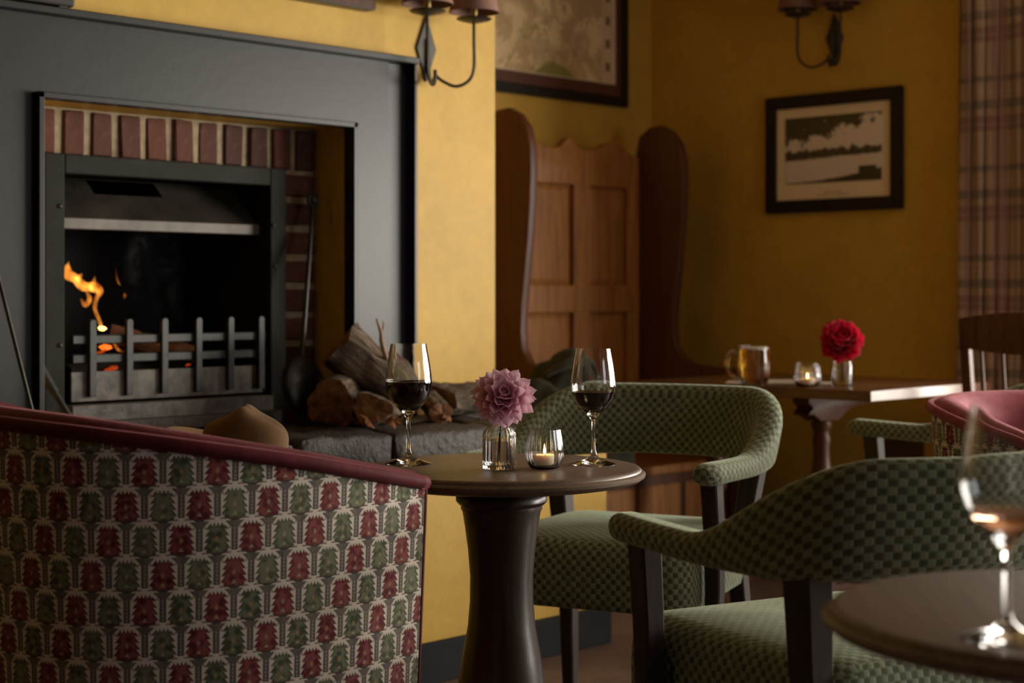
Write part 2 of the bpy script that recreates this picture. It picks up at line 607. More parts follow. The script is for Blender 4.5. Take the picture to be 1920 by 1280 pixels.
M['brass'] = plain('aged_brass', (.45, .32, .12), .35, .15, metal=.9)
M['gloss_black'] = plain('dark_casing', (.02, .017, .015), .35, .15)
M['socket'] = plain('dark_bronze_socket', (.10, .06, .03), .4, .1, metal=.4)

def photo_mat():
    n = NT('old_lake_photograph')
    u, v, _ = n.xyz('UV')       # 0..1 over the print
    q = n.comb(u*1.25, v, 0.0)
    nz = n.noise(q, 6, 6, .68); n2 = n.noise(q, 22, 5, .65)
    sky = n.mix(v, (.74, .64, .57), (.84, .74, .66))
    # foliage hanging from the top, deepest on the left
    fol = n.ss((v - 1.0) + (0.46 - u*0.36) + (nz - .5)*1.1 + (n2 - .5)*0.35, .02, .08)
    fol = fol*(v > .52)
    # wooded far shore
    edge_n = n.noise(n.comb(u*1.0, 3.0, 0.0), 8, 6, .65)
    upper = 0.50 + u*0.04 + (edge_n - .5)*0.42
    shore = n.ss(upper - v, .0, .03)*n.ss(v - 0.33 - u*0.06 + (nz - .5)*0.08, .0, .03)
    bank = n.ss(0.02 + u*u*0.17 + (nz - .5)*0.04 - v, -.01, .02)
    jet = (n.abs(u - .86) < .09)*(v < .22)
    dark = n.mix(n2, (.02, .016, .012), (.10, .08, .055))
    c = n.mix(shore*n.ss(n2, .25, .42), sky, dark)
    c = n.mix(fol, c, n.mix(nz, (.025, .02, .014), (.09, .07, .04)))
    c = n.mix(n.mx(bank, jet), c, (.04, .034, .025))
    n.set(col=c, rough=.35)
    return n.mat
M['photo'] = photo_mat()
def mount_mat():
    n = NT('cream_mount_with_caption')
    u, v, _ = n.xyz('UV')
    cap = n.mx((n.abs(u-.5) < .07)*(n.abs(v-.118) < .008), (n.abs(u-.5) < .13)*(n.abs(v-.092) < .008))
    brk = n.noise(n.comb(u*90.0, v*20.0, 0.0), 2.0, 1, .5) > .45
    n.set(col=n.mix(cap*brk*0.6, (.86, .71, .50), (.28, .2, .13)), rough=.6)
    return n.mat
M['mount'] = mount_mat()
def map_mat():
    n = NT('old_map_print')
    u, v, _ = n.xyz('UV')
    q = n.comb(u*1.6, v, 0.0)
    a = n.noise(q, 5, 6, .62, .6); b = n.noise(q, 11, 5, .6, 1.2)
    c = n.mix(n.ss(a, .42, .6), (.82, .62, .34), (.52, .36, .17))
    c = n.mix(n.ss(b, .60, .68)*0.8, c, (.26, .23, .06))
    road = n.ss(n.abs(a - .5), .012, .0)
    c = n.mix(road*0.55, c, (.15, .085, .05))
    road2 = n.ss(n.abs(b - .47), .010, .0)
    c = n.mix(road2*0.5, c, (.85, .70, .45))
    hill = n.ss(0.085 - ((u-.60)*(u-.60)*5.0 + n.abs(v - .02)) + (b-.5)*0.05, .0, .02)
    c = n.mix(hill, c, (.27, .25, .06))
    # legend column and margins
    leg = (u > .905)
    c = n.mix(leg*0.75, c, (.70, .52, .34))
    sym = (n.abs(u - .945) < .016)*(n.fr(v*7.0) > .62)
    c = n.mix(sym*0.8, c, n.mix(n.white(n.comb(n.fl(v*7.0), 2.0, 0.0)), (.07, .07, .02), (.17, .05, .03)))
    edge = n.mx(n.abs(u-.5) > .488, n.abs(v-.5) > .484)
    c = n.mix(edge, c, (.88, .74, .54))
    n.set(col=c, rough=.4)
    return n.mat
M['map'] = map_mat()

# ------------------------------------------------------------------ room shell
XB = 5.65                # wall_right (picture, curtain) plane
YA = 3.79                # face of the chimney wall
XC = 3.84                # its outer corner
YR = XB/(CP + SP*((1222-960)/FPX))           # back wall of the alcove, from the corner line
YR = Wd((1222-960)/FPX*YR, YR).y
XL, ZC = -1.7, 2.62
OX0, OX1, OZ1, HZ = 2.16, 3.193, 1.587, .71  # fireplace opening and hearth height

struct('floor', boxm(XL-.2, XW+.25, YF-.25, YR+.25, -.12, 0), M['floor'], 'worn pinkish brown floor')
struct('ceiling', boxm(XL-.2, XW+.25, YF-.25, YR+.25, ZC, ZC+.12), M['ceiling'])
struct('wall_left', boxm(XL-.2, XL, YF-.25, YA+.2, 0, ZC), M['low_bounce'])
bm = merge(boxm(XL, OX0, YA, YA+.14, 0, ZC), boxm(OX1, XC, YA, YR, 0, ZC), boxm(OX0, OX1, YA, YA+.14, OZ1, ZC), boxm(OX0, OX1, YA, YA+.14, 0, HZ-.02))
bmesh.ops.remove_doubles(bm, verts=bm.verts[:], dist=1e-5)
struct('wall_chimney', bm, M['yellow'], 'yellow plastered chimney wall around the fireplace')
struct('wall_back', boxm(XC, XB+.2, YR, YR+.2, 0, ZC), M['yellow'], 'ochre alcove wall behind the settle')
y0, y1, z0, z1 = WB
Y_ADDED_BAY = 2.82              # wall steps out here: added bay keeps direct window light off wall_right
struct('wall_right', boxm(XB, XB+.2, Y_ADDED_BAY, YR, 0, ZC), M['yellow'], 'ochre wall with the framed photograph and tartan curtain')
struct('wall_added_return', boxm(XB+.2, XW+.2, Y_ADDED_BAY, Y_ADDED_BAY+.2, 0, ZC), M['low_bounce'])  # unseen return of the added bay, shaped to steer the daylight
struct('wall_added_bay', merge(boxm(XW, XW+.2, y1, Y_ADDED_BAY, 0, ZC), boxm(XW, XW+.2, YF, y0, 0, ZC), boxm(XW, XW+.2, y0, y1, 0, z0), boxm(XW, XW+.2, y0, y1, z1, ZC)), M['low_bounce'])  # added bay wall, set back so the side daylight misses wall_right
struct('wall_front', merge(boxm(XL, WD[0], YF-.12, YF, 0, ZC), boxm(WD[1], XW+.2, YF-.12, YF, 0, ZC), boxm(WD[0], WD[1], YF-.12, YF, 0, WD[2]), boxm(WD[0], WD[1], YF-.12, YF, WD[3], ZC)), M['low_bounce'])

def window(name, a0, a1, z0, z1, side):
    m = M['paper']
    def bx(p0, p1, q0, q1):
        return boxm(XW+.05, XW+.09, p0, p1, q0, q1, .004) if side == 'x' else boxm(p0, p1, YF-.08, YF-.04, q0, q1, .004)
    t = .045
    o = struct(name, merge(bx(a0, a0+t, z0, z1), bx(a1-t, a1, z0, z1), bx(a0, a1, z0, z0+t), bx(a0, a1, z1-t, z1)), m)
    n = 3 if side == 'x' else 2
    for i in range(1, n):
        c = a0 + (a1-a0)*i/n
        ob('glazing_bar', bx(c-.014, c+.014, z0+t, z1-t), m, o)
    c = (z0+z1)/2
    ob('glazing_bar', bx(a0+t, a1-t, c-.014, c+.014), m, o)
window('window_1', WB[0], WB[1], WB[2], WB[3], 'x')
window('window_2', WD[0], WD[1], WD[2], WD[3], 'y')

# ------------------------------------------------------------------ hearth: plastered base, stone slabs, skirting
HY = 3.335
hearth = thing('hearth', 'raised stone hearth with yellow plastered base in front of the fireplace', 'hearth', (2.4, HY, 0))
def L(o, x, y, z=0): return (x - o.location.x, y - o.location.y, z - o.location.z)
ob('base', boxm(1.4-2.4, 3.895-2.4, .02, YA-HY-.002, 0, HZ-.10), M['yellow'], hearth, label='yellow plastered base')
ob('mortar_bed', boxm(1.4-2.4, 3.88-2.4, .035, YA-HY-.002, HZ-.099, HZ-.02), M['soot'], hearth)
struct('trim_1', boxm(1.4, 3.895, HY-.004, HY+.018, 0, .115, .004), M['skirt'], 'dark slate skirting board along the hearth base')
random.seed(3)
xs = [1.45, 1.86, 2.26, 2.63, 2.97, 3.37, 3.66, 3.925]
ycuts = [0.0, .25, YA-HY-.004]
for i in range(len(xs)-1):
    for j in range(2):
        g = .006 if j else .009
        a, b = xs[i] + g + (j*.09 if 0 < i else 0), xs[i+1] - g + (j*.09 if i+2 < len(xs) else 0)
        ya, yb = (-.025 + random.uniform(-.014, .010) if j == 0 else ycuts[1]+g), (ycuts[1]-g if j == 0 else ycuts[2])
        bm = boxm(a-2.4, b-2.4, ya, yb, HZ-.098, HZ + random.uniform(-.006, .003), .014, 2)
        bmesh.ops.subdivide_edges(bm, edges=[e for e in bm.edges if e.calc_length() > .08], cuts=4, use_grid_fill=True)
        jitter(bm, .016, 14, i*2+j)
        for v in bm.verts: v.co.y = min(v.co.y, YA-HY-.003)
        ob('stone_slab', bm, M['stone'], hearth, smooth=50)

# ------------------------------------------------------------------ brick lining of the fireplace
BY = 3.93
wb = struct('wall_brick', boxm(OX0-.08, 2.30, BY+.002, BY+.05, HZ-.05, OZ1+.05), M['mortar'], 'red brick lining of the fireplace with pale mortar')
for q in (boxm(3.03, OX1+.08, BY+.002, BY+.05, HZ-.05, OZ1+.05), boxm(2.30, 3.03, BY+.002, BY+.05, 1.43, OZ1+.05)):
    ob('mortar_face', q, M['mortar'], wb)
ob('soffit', boxm(OX0, OX1, YA+.139, BY+.05, OZ1, OZ1+.03), M['yellow'], wb)
ob('reveal', boxm(OX1, OX1+.03, YA+.139, BY+.05, HZ-.02, OZ1), M['yellow'], wb)
ob('reveal', boxm(OX0-.03, OX0, YA+.139, BY+.05, HZ-.02, OZ1), M['yellow'], wb)
random.seed(11)
def brick(x0, x1, z0, z1):
    bm = boxm(-(x1-x0)/2, (x1-x0)/2, -.008, .03, -(z1-z0)/2, (z1-z0)/2, .004, 1)
    jitter(bm, .0045, 40, random.random()*9)
    ob('brick', bm, M['brick'], wb, loc=((x0+x1)/2, BY + random.uniform(-.003, .005), (z0+z1)/2))
per = .0879
for k in range(-2, 11):
    xa = 2.317 + per*(k-1) + .012; xb = 2.317 + per*k - .012
    if k == 10: xb = OX1 - .003
    brick(max(xa, OX0-.04), xb, 1.462, OZ1-.006)
for k in range(9):
    zt = 1.447 - .0866*k
    brick(3.05, OX1-.003, zt - .0866 + .021, zt)
    brick(OX0-.04, 2.27, zt - .0866 + .021, zt)

# firebox (dark iron box behind the stove frame)
FB = (2.30, 3.02, BY+.02, 4.36, HZ-.01, 1.43)
a = .012
x0, x1, y0, y1, z0, z1 = FB
struct('wall_firebox', merge(boxm(x0-a, x0, y0, y1, z0, z1), boxm(x1, x1+a, y0, y1, z0, z1), boxm(x0-a, x1+a, y1, y1+a, z0, z1), boxm(x0-a, x1+a, y0, y1+a, z1, z1+a), boxm(x0-a, x1+a, y0-.06, y1+a, z0-a, z0)), M['soot'], 'sooty black firebox behind the grate')

# ------------------------------------------------------------------ slate grey surround with mantel shelf
SY = YA - .025
sur = thing('fireplace_surround', 'flat slate grey fireplace surround with thin mantel shelf and black side channel', 'surround', (2.65, YA, HZ))
def sbox(name, x0, x1, y0, y1, z0, z1, bev=.003, mat='slate', par=None):
    return ob(name, boxm(x0-2.65, x1-2.65, y0-YA, y1-YA, z0-HZ, z1-HZ, bev), M[mat], par or sur)
ST = 1.797
pan_ = [(1.90, HZ), (OX0-.003, HZ), (OX0-.003, OZ1-.002), (OX1+.003, OZ1-.002), (OX1+.003, HZ), (3.352, HZ), (3.352, ST), (1.90, ST)]
ob('face_panel', prism([(x-2.65, z-HZ) for x, z in pan_], SY-YA, -.001, 'y'), M['slate'], sur)
sbox('side_channel', 3.352, 3.434, SY+.012, YA-.001, HZ, ST, .002, 'black')
sbox('side_edge', 3.434, 3.446, SY-.028, YA-.001, HZ, ST, .002)
sbox('mantel_shelf', 1.88, 3.450, SY-.036, YA-.001, ST, ST+.020, .003)
t = .012
sbox('opening_edge', OX0-t, OX0+.004, SY-.028, SY+.004, HZ, OZ1+t, .002)
sbox('opening_edge', OX1-.004, OX1+t, SY-.028, SY+.004, HZ, OZ1+t, .002)
sbox('opening_edge', OX0-t, OX1+t, SY-.028, SY+.004, OZ1-.004, OZ1+t, .002)

# ------------------------------------------------------------------ stove front, hood, grate
stove = thing('stove_front', 'dark steel fire frame with sooty slanted hood in the brick opening', 'fireplace', (2.66, BY, HZ))
def vbox(name, x0, x1, y0, y1, z0, z1, bev=.004, mat='frame_steel', par=None):
    return ob(name, boxm(x0-2.66, x1-2.66, y0-BY, y1-BY, z0-HZ, z1-HZ, bev), M[mat], par or stove)
vbox('frame_side', 2.255, 2.315, BY-.035, BY+.02, HZ, 1.461)
vbox('frame_side', 3.0, 3.058, BY-.035, BY+.02, HZ, 1.461)
vbox('frame_top', 2.315, 3.0, BY-.035, BY+.02, 1.408, 1.461)
for (sx, sz) in ((2.30, 1.32), (3.01, 1.29), (2.30, .95), (3.015, 1.17)):
    ob('rivet', lathe([(0, .006), (.006, .004), (.008, 0)], 10), M['steel'], stove, loc=(sx-2.66, -.035, sz-HZ), rot=(R(90), 0, 0), smooth=60)
# hood: slanted plate with a slot
def hood():
    bm = bmesh.new()
    y_b, z_b, y_t, z_t = .02, 1.292, .155, 1.412
    X = [2.317, 2.49, 2.715, 2.995]
    S_ = [0.0, .62, .97, 1.0]
    V = [[bm.verts.new((x-2.66, y_b + (y_t-y_b)*s, z_b + (z_t-z_b)*s - HZ)) for x in X] for s in S_]
    for i in range(3):
        for j in range(3):
            if i == 1 and j == 1: continue
            bm.faces.new((V[i][j], V[i][j+1], V[i+1][j+1], V[i+1][j]))
    r = bmesh.ops.solidify(bm, geom=bm.faces[:], thickness=.004)
    return bm
hd = ob('hood', hood(), M['hood'], stove, label='sooty slanted hood plate with a slot')
ob('hood_lip', boxm(2.317-2.66, 2.995-2.66, .012, .022, 1.262-HZ, 1.294-HZ, .003), M['hood'], hd)

grate = thing('fire_grate', 'grey steel fire grate with six upright fingers and two rails', 'grate', (2.66, BY, HZ))
GY = BY - .012
def gx(px): return onY(px, GY)[0] - 2.66
for px in (168, 237, 303, 367, 427, 484):
    X_, d = onY(px, GY)
    w_ = .0105
    zt, zb = ZZ(592, d) if px > 200 else ZZ(597, d), ZZ(728, d)
    zt = 1.018 + (px-168)/316*.004; zb = .808
    pts = [(-w_, zb), (w_, zb), (w_, zt-.008), (w_*.7, zt-.002), (0, zt), (-w_*.7, zt-.002), (-w_, zt-.008)]
    ob('finger', prism(pts, -.009, .004, 'y', .002), M['steel'], grate, loc=(X_-2.66, -.022, -HZ))
for zc in (.963, .911):
    ob('rail', boxm(gx(134), 3.0-2.66, -.018, -.004, zc-.0125-HZ, zc+.0125-HZ, .003, 1), M['steel'], grate)
ob('ash_panel', boxm(gx(132), 3.0-2.66, -.016, -.006, .795-HZ, .876-HZ, .002), M['ashpan'], grate, label='flaking grey ash panel')
ob('base_bar', boxm(2.325-2.66, 2.995-2.66, -.055, .0, .742-HZ, .788-HZ, .003), M['ashpan'], grate)
ob('hearth_step', boxm(2.32-2.66, 3.0-2.66, -.09, -.056, .0, .035, .004), M['stone'], grate)

# logs, embers and flames in the grate
def log_mesh(r, ln, seed, seg=26, rings=20, split=0.0, taper=.9):
    rows = []
    random.seed(seed)
    for i in range(rings):
        s = i/(rings-1)
        ring = []
        for k in range(seg):
            a_ = 2*math.pi*k/seg
            rr = r*(1 - (1-taper)*s)*(1 + .10*math.sin(3*a_+seed) + .05*math.sin(7*a_+seed*2))
            y_, z_ = rr*math.cos(a_), rr*math.sin(a_)
            if split and z_ > split*r: z_ = split*r + (z_-split*r)*.15
            ring.append(Vector(((s-.5)*ln, y_, z_)))
        rows.append(ring)
    bm = gridm(rows, closed_u=True, cap=False)
    jitter(bm, r*.16, 9/r*.12, seed); jitter(bm, r*.06, 9/r*.35, seed+3)
    caps = []
    return bm
def log_thing(name, label, r, ln, loc, rot, seed, split=0.0, endcol='heart', group=None, cat='log', bark='bark'):
    t = thing(name, label, cat, loc, rot=rot, group=group)
    bm = log_mesh(r, ln, seed, split=split)
    ends = []
    for e in bm.edges:
        pass
    ob('bark', bm.copy(), M[bark], t, smooth=40)
    # end faces from the boundary loops
    for sgn in (-1, 1):
        vs = [v for v in bm.verts if v.is_boundary and v.co.x*sgn > 0]
        c = sum((v.co for v in vs), Vector())/len(vs)
        vs.sort(key=lambda v: math.atan2(v.co.z-c.z, v.co.y-c.y))
        b2 = bmesh.new()
        outer = [b2.verts.new(v.co) for v in vs]
        mid = [b2.verts.new(c + (v.co-c)*.55 + Vector((sgn*r*.05, 0, 0))) for v in vs]
        cc = b2.verts.new(c + Vector((sgn*r*.02, 0, 0)))
        n_ = len(vs)
        for k in range(n_):
            b2.faces.new((outer[k], outer[(k+1) % n_], mid[(k+1) % n_], mid[k]))
            b2.faces.new((mid[k], mid[(k+1) % n_], cc))
        bmesh.ops.recalc_face_normals(b2, faces=b2.faces[:])
        ob('cut_end', b2, M[endcol], t)
    bm.free()
    return t
# burning logs
log_thing('burning_log', 'charred log lying across the grate behind the fingers', .042, .40, (2.62, 4.10, .86), (0, R(-4), R(8)), 3, endcol='soot', bark='soot')
log_thing('burning_log', 'pale ashy log standing at the left side of the fire', .05, .26, (2.385, 4.14, .93), (R(10), R(-80), R(20)), 5, endcol='soot')
log_thing('burning_log', 'small half burnt log tilted in the middle of the fire', .028, .26, (2.70, 4.06, .94), (0, R(14), R(-25)), 8, endcol='soot', bark='heart')
log_thing('burning_log', 'blackened log on the grate floor below the embers', .045, .42, (2.66, 4.16, .80), (0, 0, R(-6)), 9, endcol='soot', bark='soot')
fire = thing('fire', 'orange flames and glowing embers rising from the burning logs', 'fire', (2.44, 4.08, .86))
def flame_mat():
    n = NT('flame_gas')
    n.t.nodes.remove(n.b)
    e = n.new('ShaderNodeEmission')
    v = n.vec('Object', (1, 1, .6))
    f = n.ss(n.noise(v, 38, 3, .55), .30, .72)
    n.put(e.inputs[0], n.mix(f, (1, .20, .012), (1, .42, .06)))
    n.put(e.inputs[1], f*70.0 + 12.0)
    n.t.links.new(e.outputs[0], n.out.inputs['Volume'])
    return n.mat
M['flame'] = flame_mat()
def fpt(px, py, Y):
    X_, d = onY(px, Y)
    return Vector((X_ - fire.location.x, Y - fire.location.y, ZZ(py, d) - fire.location.z))
FY = 4.03
def flame(pts, rad, n=22):
    ob('flame', tube([fpt(a, b, FY + c) for a, b, c in pts], rad, 10, n), M['flame'], fire, smooth=180)
flame([(192, 618, -.01), (186, 600, -.01), (178, 580, 0), (180, 562, 0), (187, 546, 0), (178, 538, .01), (160, 534, .01)], [.005, .006, .006, .0065, .011, .015, .008])
flame([(186, 548, 0), (172, 540, 0), (155, 536, 0), (142, 522, 0), (130, 516, 0), (126, 505, 0), (129, 490, 0)], [.006, .012, .015, .014, .016, .012, .001])
flame([(143, 525, 0), (150, 518, 0), (154, 512, 0)], [.01, .007, .001], 10)
flame([(168, 538, 0), (176, 528, 0), (178, 517, 0)], [.008, .006, .001], 10)
flame([(152, 560, .02), (160, 572, .02), (168, 560, .02), (162, 546, .02)], [.003, .008, .008, .003], 12)
flame([(233, 562, .03), (234, 554, .03), (233, 548, .03)], [.001, .005, .001], 8)
flame([(226, 535, .03), (220, 525, .03), (217, 500, .03)], [.001, .0035, .0008], 10)
flame([(318, 655, .0), (322, 646, .0), (320, 634, .0)], [.008, .011, .003], 10)
flame([(212, 640, 0), (220, 654, 0), (232, 660, 0)], [.003, .005, .002], 10)
random.seed(21)
for (px, py, r_, mt) in ((191, 616, .006, 'ember_hot'), (199, 650, .010, 'ember'), (188, 660, .008, 'ember_dim'), (322, 652, .009, 'ember'), (206, 692, .010, 'ember_dim'), (330, 664, .008, 'ember_dim'), (352, 684, .006, 'ember_dim'), (172, 676, .008, 'ember_dim')):
    b = bmesh.new(); bmesh.ops.create_icosphere(b, subdivisions=2, radius=r_)
    jitter(b, r_*.9, 120, px)
    for v in b.verts: v.co = Vector((v.co.x*1.7 + v.co.z*.5, v.co.y, v.co.z*.7 - v.co.x*.3*(1 if px % 2 else -1)))
    ob('ember', b, M[mt], fire, loc=fpt(px, py, FY + .015), smooth=60)

# wisp of smoke above the logs
sm = NT('thin_smoke')
sm.t.nodes.remove(sm.b)
vs_ = sm.new('ShaderNodeVolumeScatter')
vs_.inputs['Color'].default_value = (.75, .77, .8, 1)
f = sm.ss(sm.noise(sm.vec('Object', (1, 1, .55)), 11, 4, .6, .8), .50, .80)
sm.put(vs_.inputs['Density'], f*5.0)
sm.t.links.new(vs_.outputs[0], sm.out.inputs['Volume'])
sx, sd = onY(285, 4.15)
smo = ob('smoke', tube([Vector((0, 0, 0)), Vector((.03, 0, .10)), Vector((.01, 0, .22)), Vector((.05, 0, .34))], [.05, .07, .10, .11], 14, 14), sm.mat, None, loc=(sx, 4.15, .93), smooth=180)
tag(smo, 'thin grey wisp of smoke drifting above the fire', 'smoke', kind='stuff')

# ------------------------------------------------------------------ tub armchairs in leaf tapestry and velvet
def tub_chair(name, label, plan, tops, loc, rz, inner, piping, thick=.085, seat_z=.40, zlean=.03):
    """plan: outer outline (local xy) from one arm front round the back to the other; tops: rim height at each plan point"""
    t = thing(name, label, 'armchair', loc, rz)
    N = 72
    P = smooth_path([(x, y, 0) for x, y in plan], N)
    Z = [p.z for p in smooth_path([(i, 0, z) for i, z in enumerate(tops)], N)]
    cum = [0]
    for i in range(1, N): cum.append(cum[-1] + (P[i]-P[i-1]).length)
    ctr = sum(P, Vector())/N
    nrm = []
    for i in range(N):
        tg = (P[min(i+1, N-1)] - P[max(i-1, 0)]).normalized()
        n_ = Vector((tg.y, -tg.x, 0))
        if n_.dot(P[i]-ctr) < 0: n_ = -n_
        nrm.append(n_)
    K = 14
    rows, uvs = [], []
    for i in range(N):
        r_, u_ = [], []
        for k in range(K):
            s = k/(K-1)
            z = .13 + (Z[i]-.13)*s
            off = zlean*(s - 1) - .012*math.sin(math.pi*s)*0 
            r_.append(P[i] + nrm[i]*off + Vector((0, 0, z)))
            u_.append((cum[i], z - tops[0]*0))
        rows.append(r_); uvs.append(u_)
    ob('shell', gridm(rows, uvs=uvs), M['motif'], t, smooth=180, label='leaf patterned tapestry cover')
    # velvet rim and inside
    prof = [(0.0, 0.0), (.012, .014), (.03, .022), (.055, .022), (.08, .008), (thick+.015, -.04), (thick+.02, -.14), (thick+.01, -.28), (thick, -.45)]
    rows = []
    for i in range(N):
        rows.append([P[i] - nrm[i]*a + Vector((0, 0, max(Z[i]+b, seat_z-.06))) for a, b in prof])
    ob('inner_back', gridm(rows), inner, t, smooth=180, label='velvet inner back and rim')
    pts = [P[i] + Vector((0, 0, Z[i]+.002)) + nrm[i]*.002 for i in range(N)]
    ob('piping', tube(pts, .0125, 8), piping, t, smooth=180, label='velvet piping along the rim')
    # arm fronts with piping down the edge
    for i, j in ((0, 1), (N-1, N-2)):
        inw = -nrm[i]
        zt = Z[i]
        fw = (P[i]-P[j]).normalized()
        q = [P[i] + nrm[i]*(-zlean) + Vector((0, 0, .13)), P[i] + Vector((0, 0, zt-.004)), P[i] + inw*.03 + Vector((0, 0, zt+.02)), P[i] + inw*.075 + Vector((0, 0, zt+.01)), P[i] + inw*(thick+.012) + Vector((0, 0, zt-.05)), P[i] + inw*(thick) + Vector((0, 0, .13))]
        b = bmesh.new()
        vv = [b.verts.new(p) for p in q] + [b.verts.new(p + fw*.012) for p in q]
        n_ = len(q)
        b.faces.new(vv[:n_]); b.faces.new(vv[n_:])
        for k in range(n_): b.faces.new((vv[k], vv[(k+1) % n_], vv[n_+(k+1) % n_], vv[n_+k]))
        bmesh.ops.recalc_face_normals(b, faces=b.faces[:])
        bmesh.ops.bevel(b, geom=b.edges[:], offset=.004, segments=1, affect='EDGES')
        ob('arm_front', b, piping, t, smooth=40)
    # seat cushion follows the plan
    ins = [P[i] - nrm[i]*(thick+.012) for i in range(0, N, 3)]
    fc = (P[0] + P[-1])/2
    ring = [Vector((p.x, p.y, 0)) for p in ins]
    c2 = sum(ring, Vector())/len(ring)
    rows = []
    for sc, z in ((.96, seat_z-.13), (1.0, seat_z-.11), (1.0, seat_z-.02), (.95, seat_z+.005), (.6, seat_z+.02), (.05, seat_z+.025)):
        rows.append([c2 + (p-c2)*sc + Vector((0, 0, z)) for p in ring])
    ob('seat_cushion', gridm(rows, closed_u=True, cap=True), inner, t, smooth=60)
    rows = [[c2 + (p-c2)*1.02 + Vector((0, 0, z)) for p in ring] for z in (.135, seat_z-.13)]
    ob('seat_base', gridm(rows, closed_u=True, cap=True), M['motif'], t)
    for i in (6, 26, 45, 65):
        p = P[i] - nrm[i]*.07
        ob('leg', tube([p + Vector((0, 0, 0)), p + Vector((0, 0, .14))], [.014, .022], 10), M['chair_leg'], t, smooth=50)
    return t

# near left chair: outline measured in camera axes (l, d), turned into room axes
ld = [(-.155, 2.92), (-.245, 2.80), (-.36, 2.695), (-.50, 2.62), (-.65, 2.595), (-.79, 2.64), (-.92, 2.74), (-1.0, 2.90), (-.98, 3.07), (-.86, 3.19), (-.69, 3.265), (-.54, 3.28), (-.40, 3.25)]
tz = [.748, .778, .810, .838, .860, .872, .878, .878, .86, .82, .765, .728, .72]
c0 = Wd(-.53, 2.95)
plan = [tuple(Wd(l, d) - c0) for l, d in ld]
tub_chair('tub_armchair', 'tub armchair in red and green leaf tapestry with burgundy velvet piping, nearest the fireplace grate', plan, tz, (c0.x, c0.y, 0), 0, M['burgundy'], M['burgundy'])

# far right chair of the same kind
ld2 = [(1.33, 3.62), (1.19, 3.72), (1.07, 3.86), (1.015, 4.02), (1.05, 4.19), (1.17, 4.32), (1.34, 4.38), (1.52, 4.34), (1.66, 4.24), (1.75, 4.10)]
tz2 = [.700, .730, .765, .797, .807, .810, .810, .810, .795, .765]
c1 = Wd(1.38, 4.0)
plan2 = [tuple(Wd(l+.028, d) - c1) for l, d in ld2]
tub_chair('tub_armchair', 'tub armchair with dusky rose velvet rim, at the right edge behind the green chair', plan2, tz2, (c1.x, c1.y, 0), 0, M['mauve'], M['mauve'], thick=.10)

# ------------------------------------------------------------------ green check armchairs
def band_mesh():
    half = [(-.285, .235), (-.297, .12), (-.302, .0), (-.300, -.10), (-.283, -.205), (-.225, -.29), (-.12, -.338), (0, -.35)]
    full = half + [(-x, y) for x, y in half[-2::-1]]
    N = 90
    P = smooth_path([(x*1.055, y*1.055, 0) for x, y in full], N)
    rows, uvs = [], []
    cum = [0]
    for i in range(1, N): cum.append(cum[-1] + (P[i]-P[i-1]).length)
    tot = cum[-1]
    def st(x, a, b):
        x = max(0, min(1, (x-a)/(b-a))); return x*x*(3-2*x)
    for i in range(N):
        s = min(cum[i], tot-cum[i])
        rise = st(s, .25, .62)
        top = .700 - .004*st(s, 0, .28) + .147*rise
        bot = .648 - .004*st(s, .12, .34) + .014*st(s, .42, .75)
        th = .034 - .006*rise
        tip = st(s, -.012, .03)
        tg = (P[min(i+1, N-1)] - P[max(i-1, 0)]).normalized()
        n_ = Vector((tg.y, -tg.x, 0))
        h = top - bot
        lean = .05*rise
        ring, u_ = [], []
        r_ = min(.026, h*.45)
        sec = []
        for (cx, cz, a0) in ((th-r_, h-r_, 0), (-th+r_, h-r_, 90), (-th+r_, r_, 180), (th-r_, r_, 270)):
            for k in range(5):
                a_ = R(a0 + 90*k/4)
                sec.append((cx + r_*math.cos(a_), cz + r_*math.sin(a_)))
        # extra mid points on the long faces
        full_s = []
        for k in range(len(sec)):
            full_s.append(sec[k])
            a_, b_ = sec[k], sec[(k+1) % len(sec)]
            if abs(a_[1]-b_[1]) > .03:
                for q in range(1, 5): full_s.append((a_[0]+(b_[0]-a_[0])*q/5, a_[1]+(b_[1]-a_[1])*q/5))
        # keep a constant count: resample perimeter
        M_ = 40
        per = [0]
        fs = full_s + [full_s[0]]
        for k in range(1, len(fs)): per.append(per[-1] + math.hypot(fs[k][0]-fs[k-1][0], fs[k][1]-fs[k-1][1]))
        k = 0
        for q in range(M_):
            tt = per[-1]*q/M_
            while per[k+1] < tt: k += 1
            f = (tt-per[k])/max(1e-9, per[k+1]-per[k])
            x = fs[k][0] + (fs[k+1][0]-fs[k][0])*f; z = fs[k][1] + (fs[k+1][1]-fs[k][1])*f
            bul = .010*math.sin(math.pi*min(1, max(0, z/h)))*rise
            xx = (x + (bul if x > 0 else -bul*.4))
            zz = bot + h/2 + (z-h/2)*(.55+.45*tip)
            ring.append(P[i] + n_*(xx*(.5+.5*tip)*-1 - 0) + n_*0 + Vector((0, 0, zz)) + (P[i]-Vector((0, .05, 0))).normalized()*lean*(z/h if rise else 0))
            u_.append((cum[i], tt))
        u_.append((cum[i], per[-1]))
        rows.append(ring); uvs.append(u_)
    return gridm(rows, closed_u=True, uvs=uvs, cap=True)

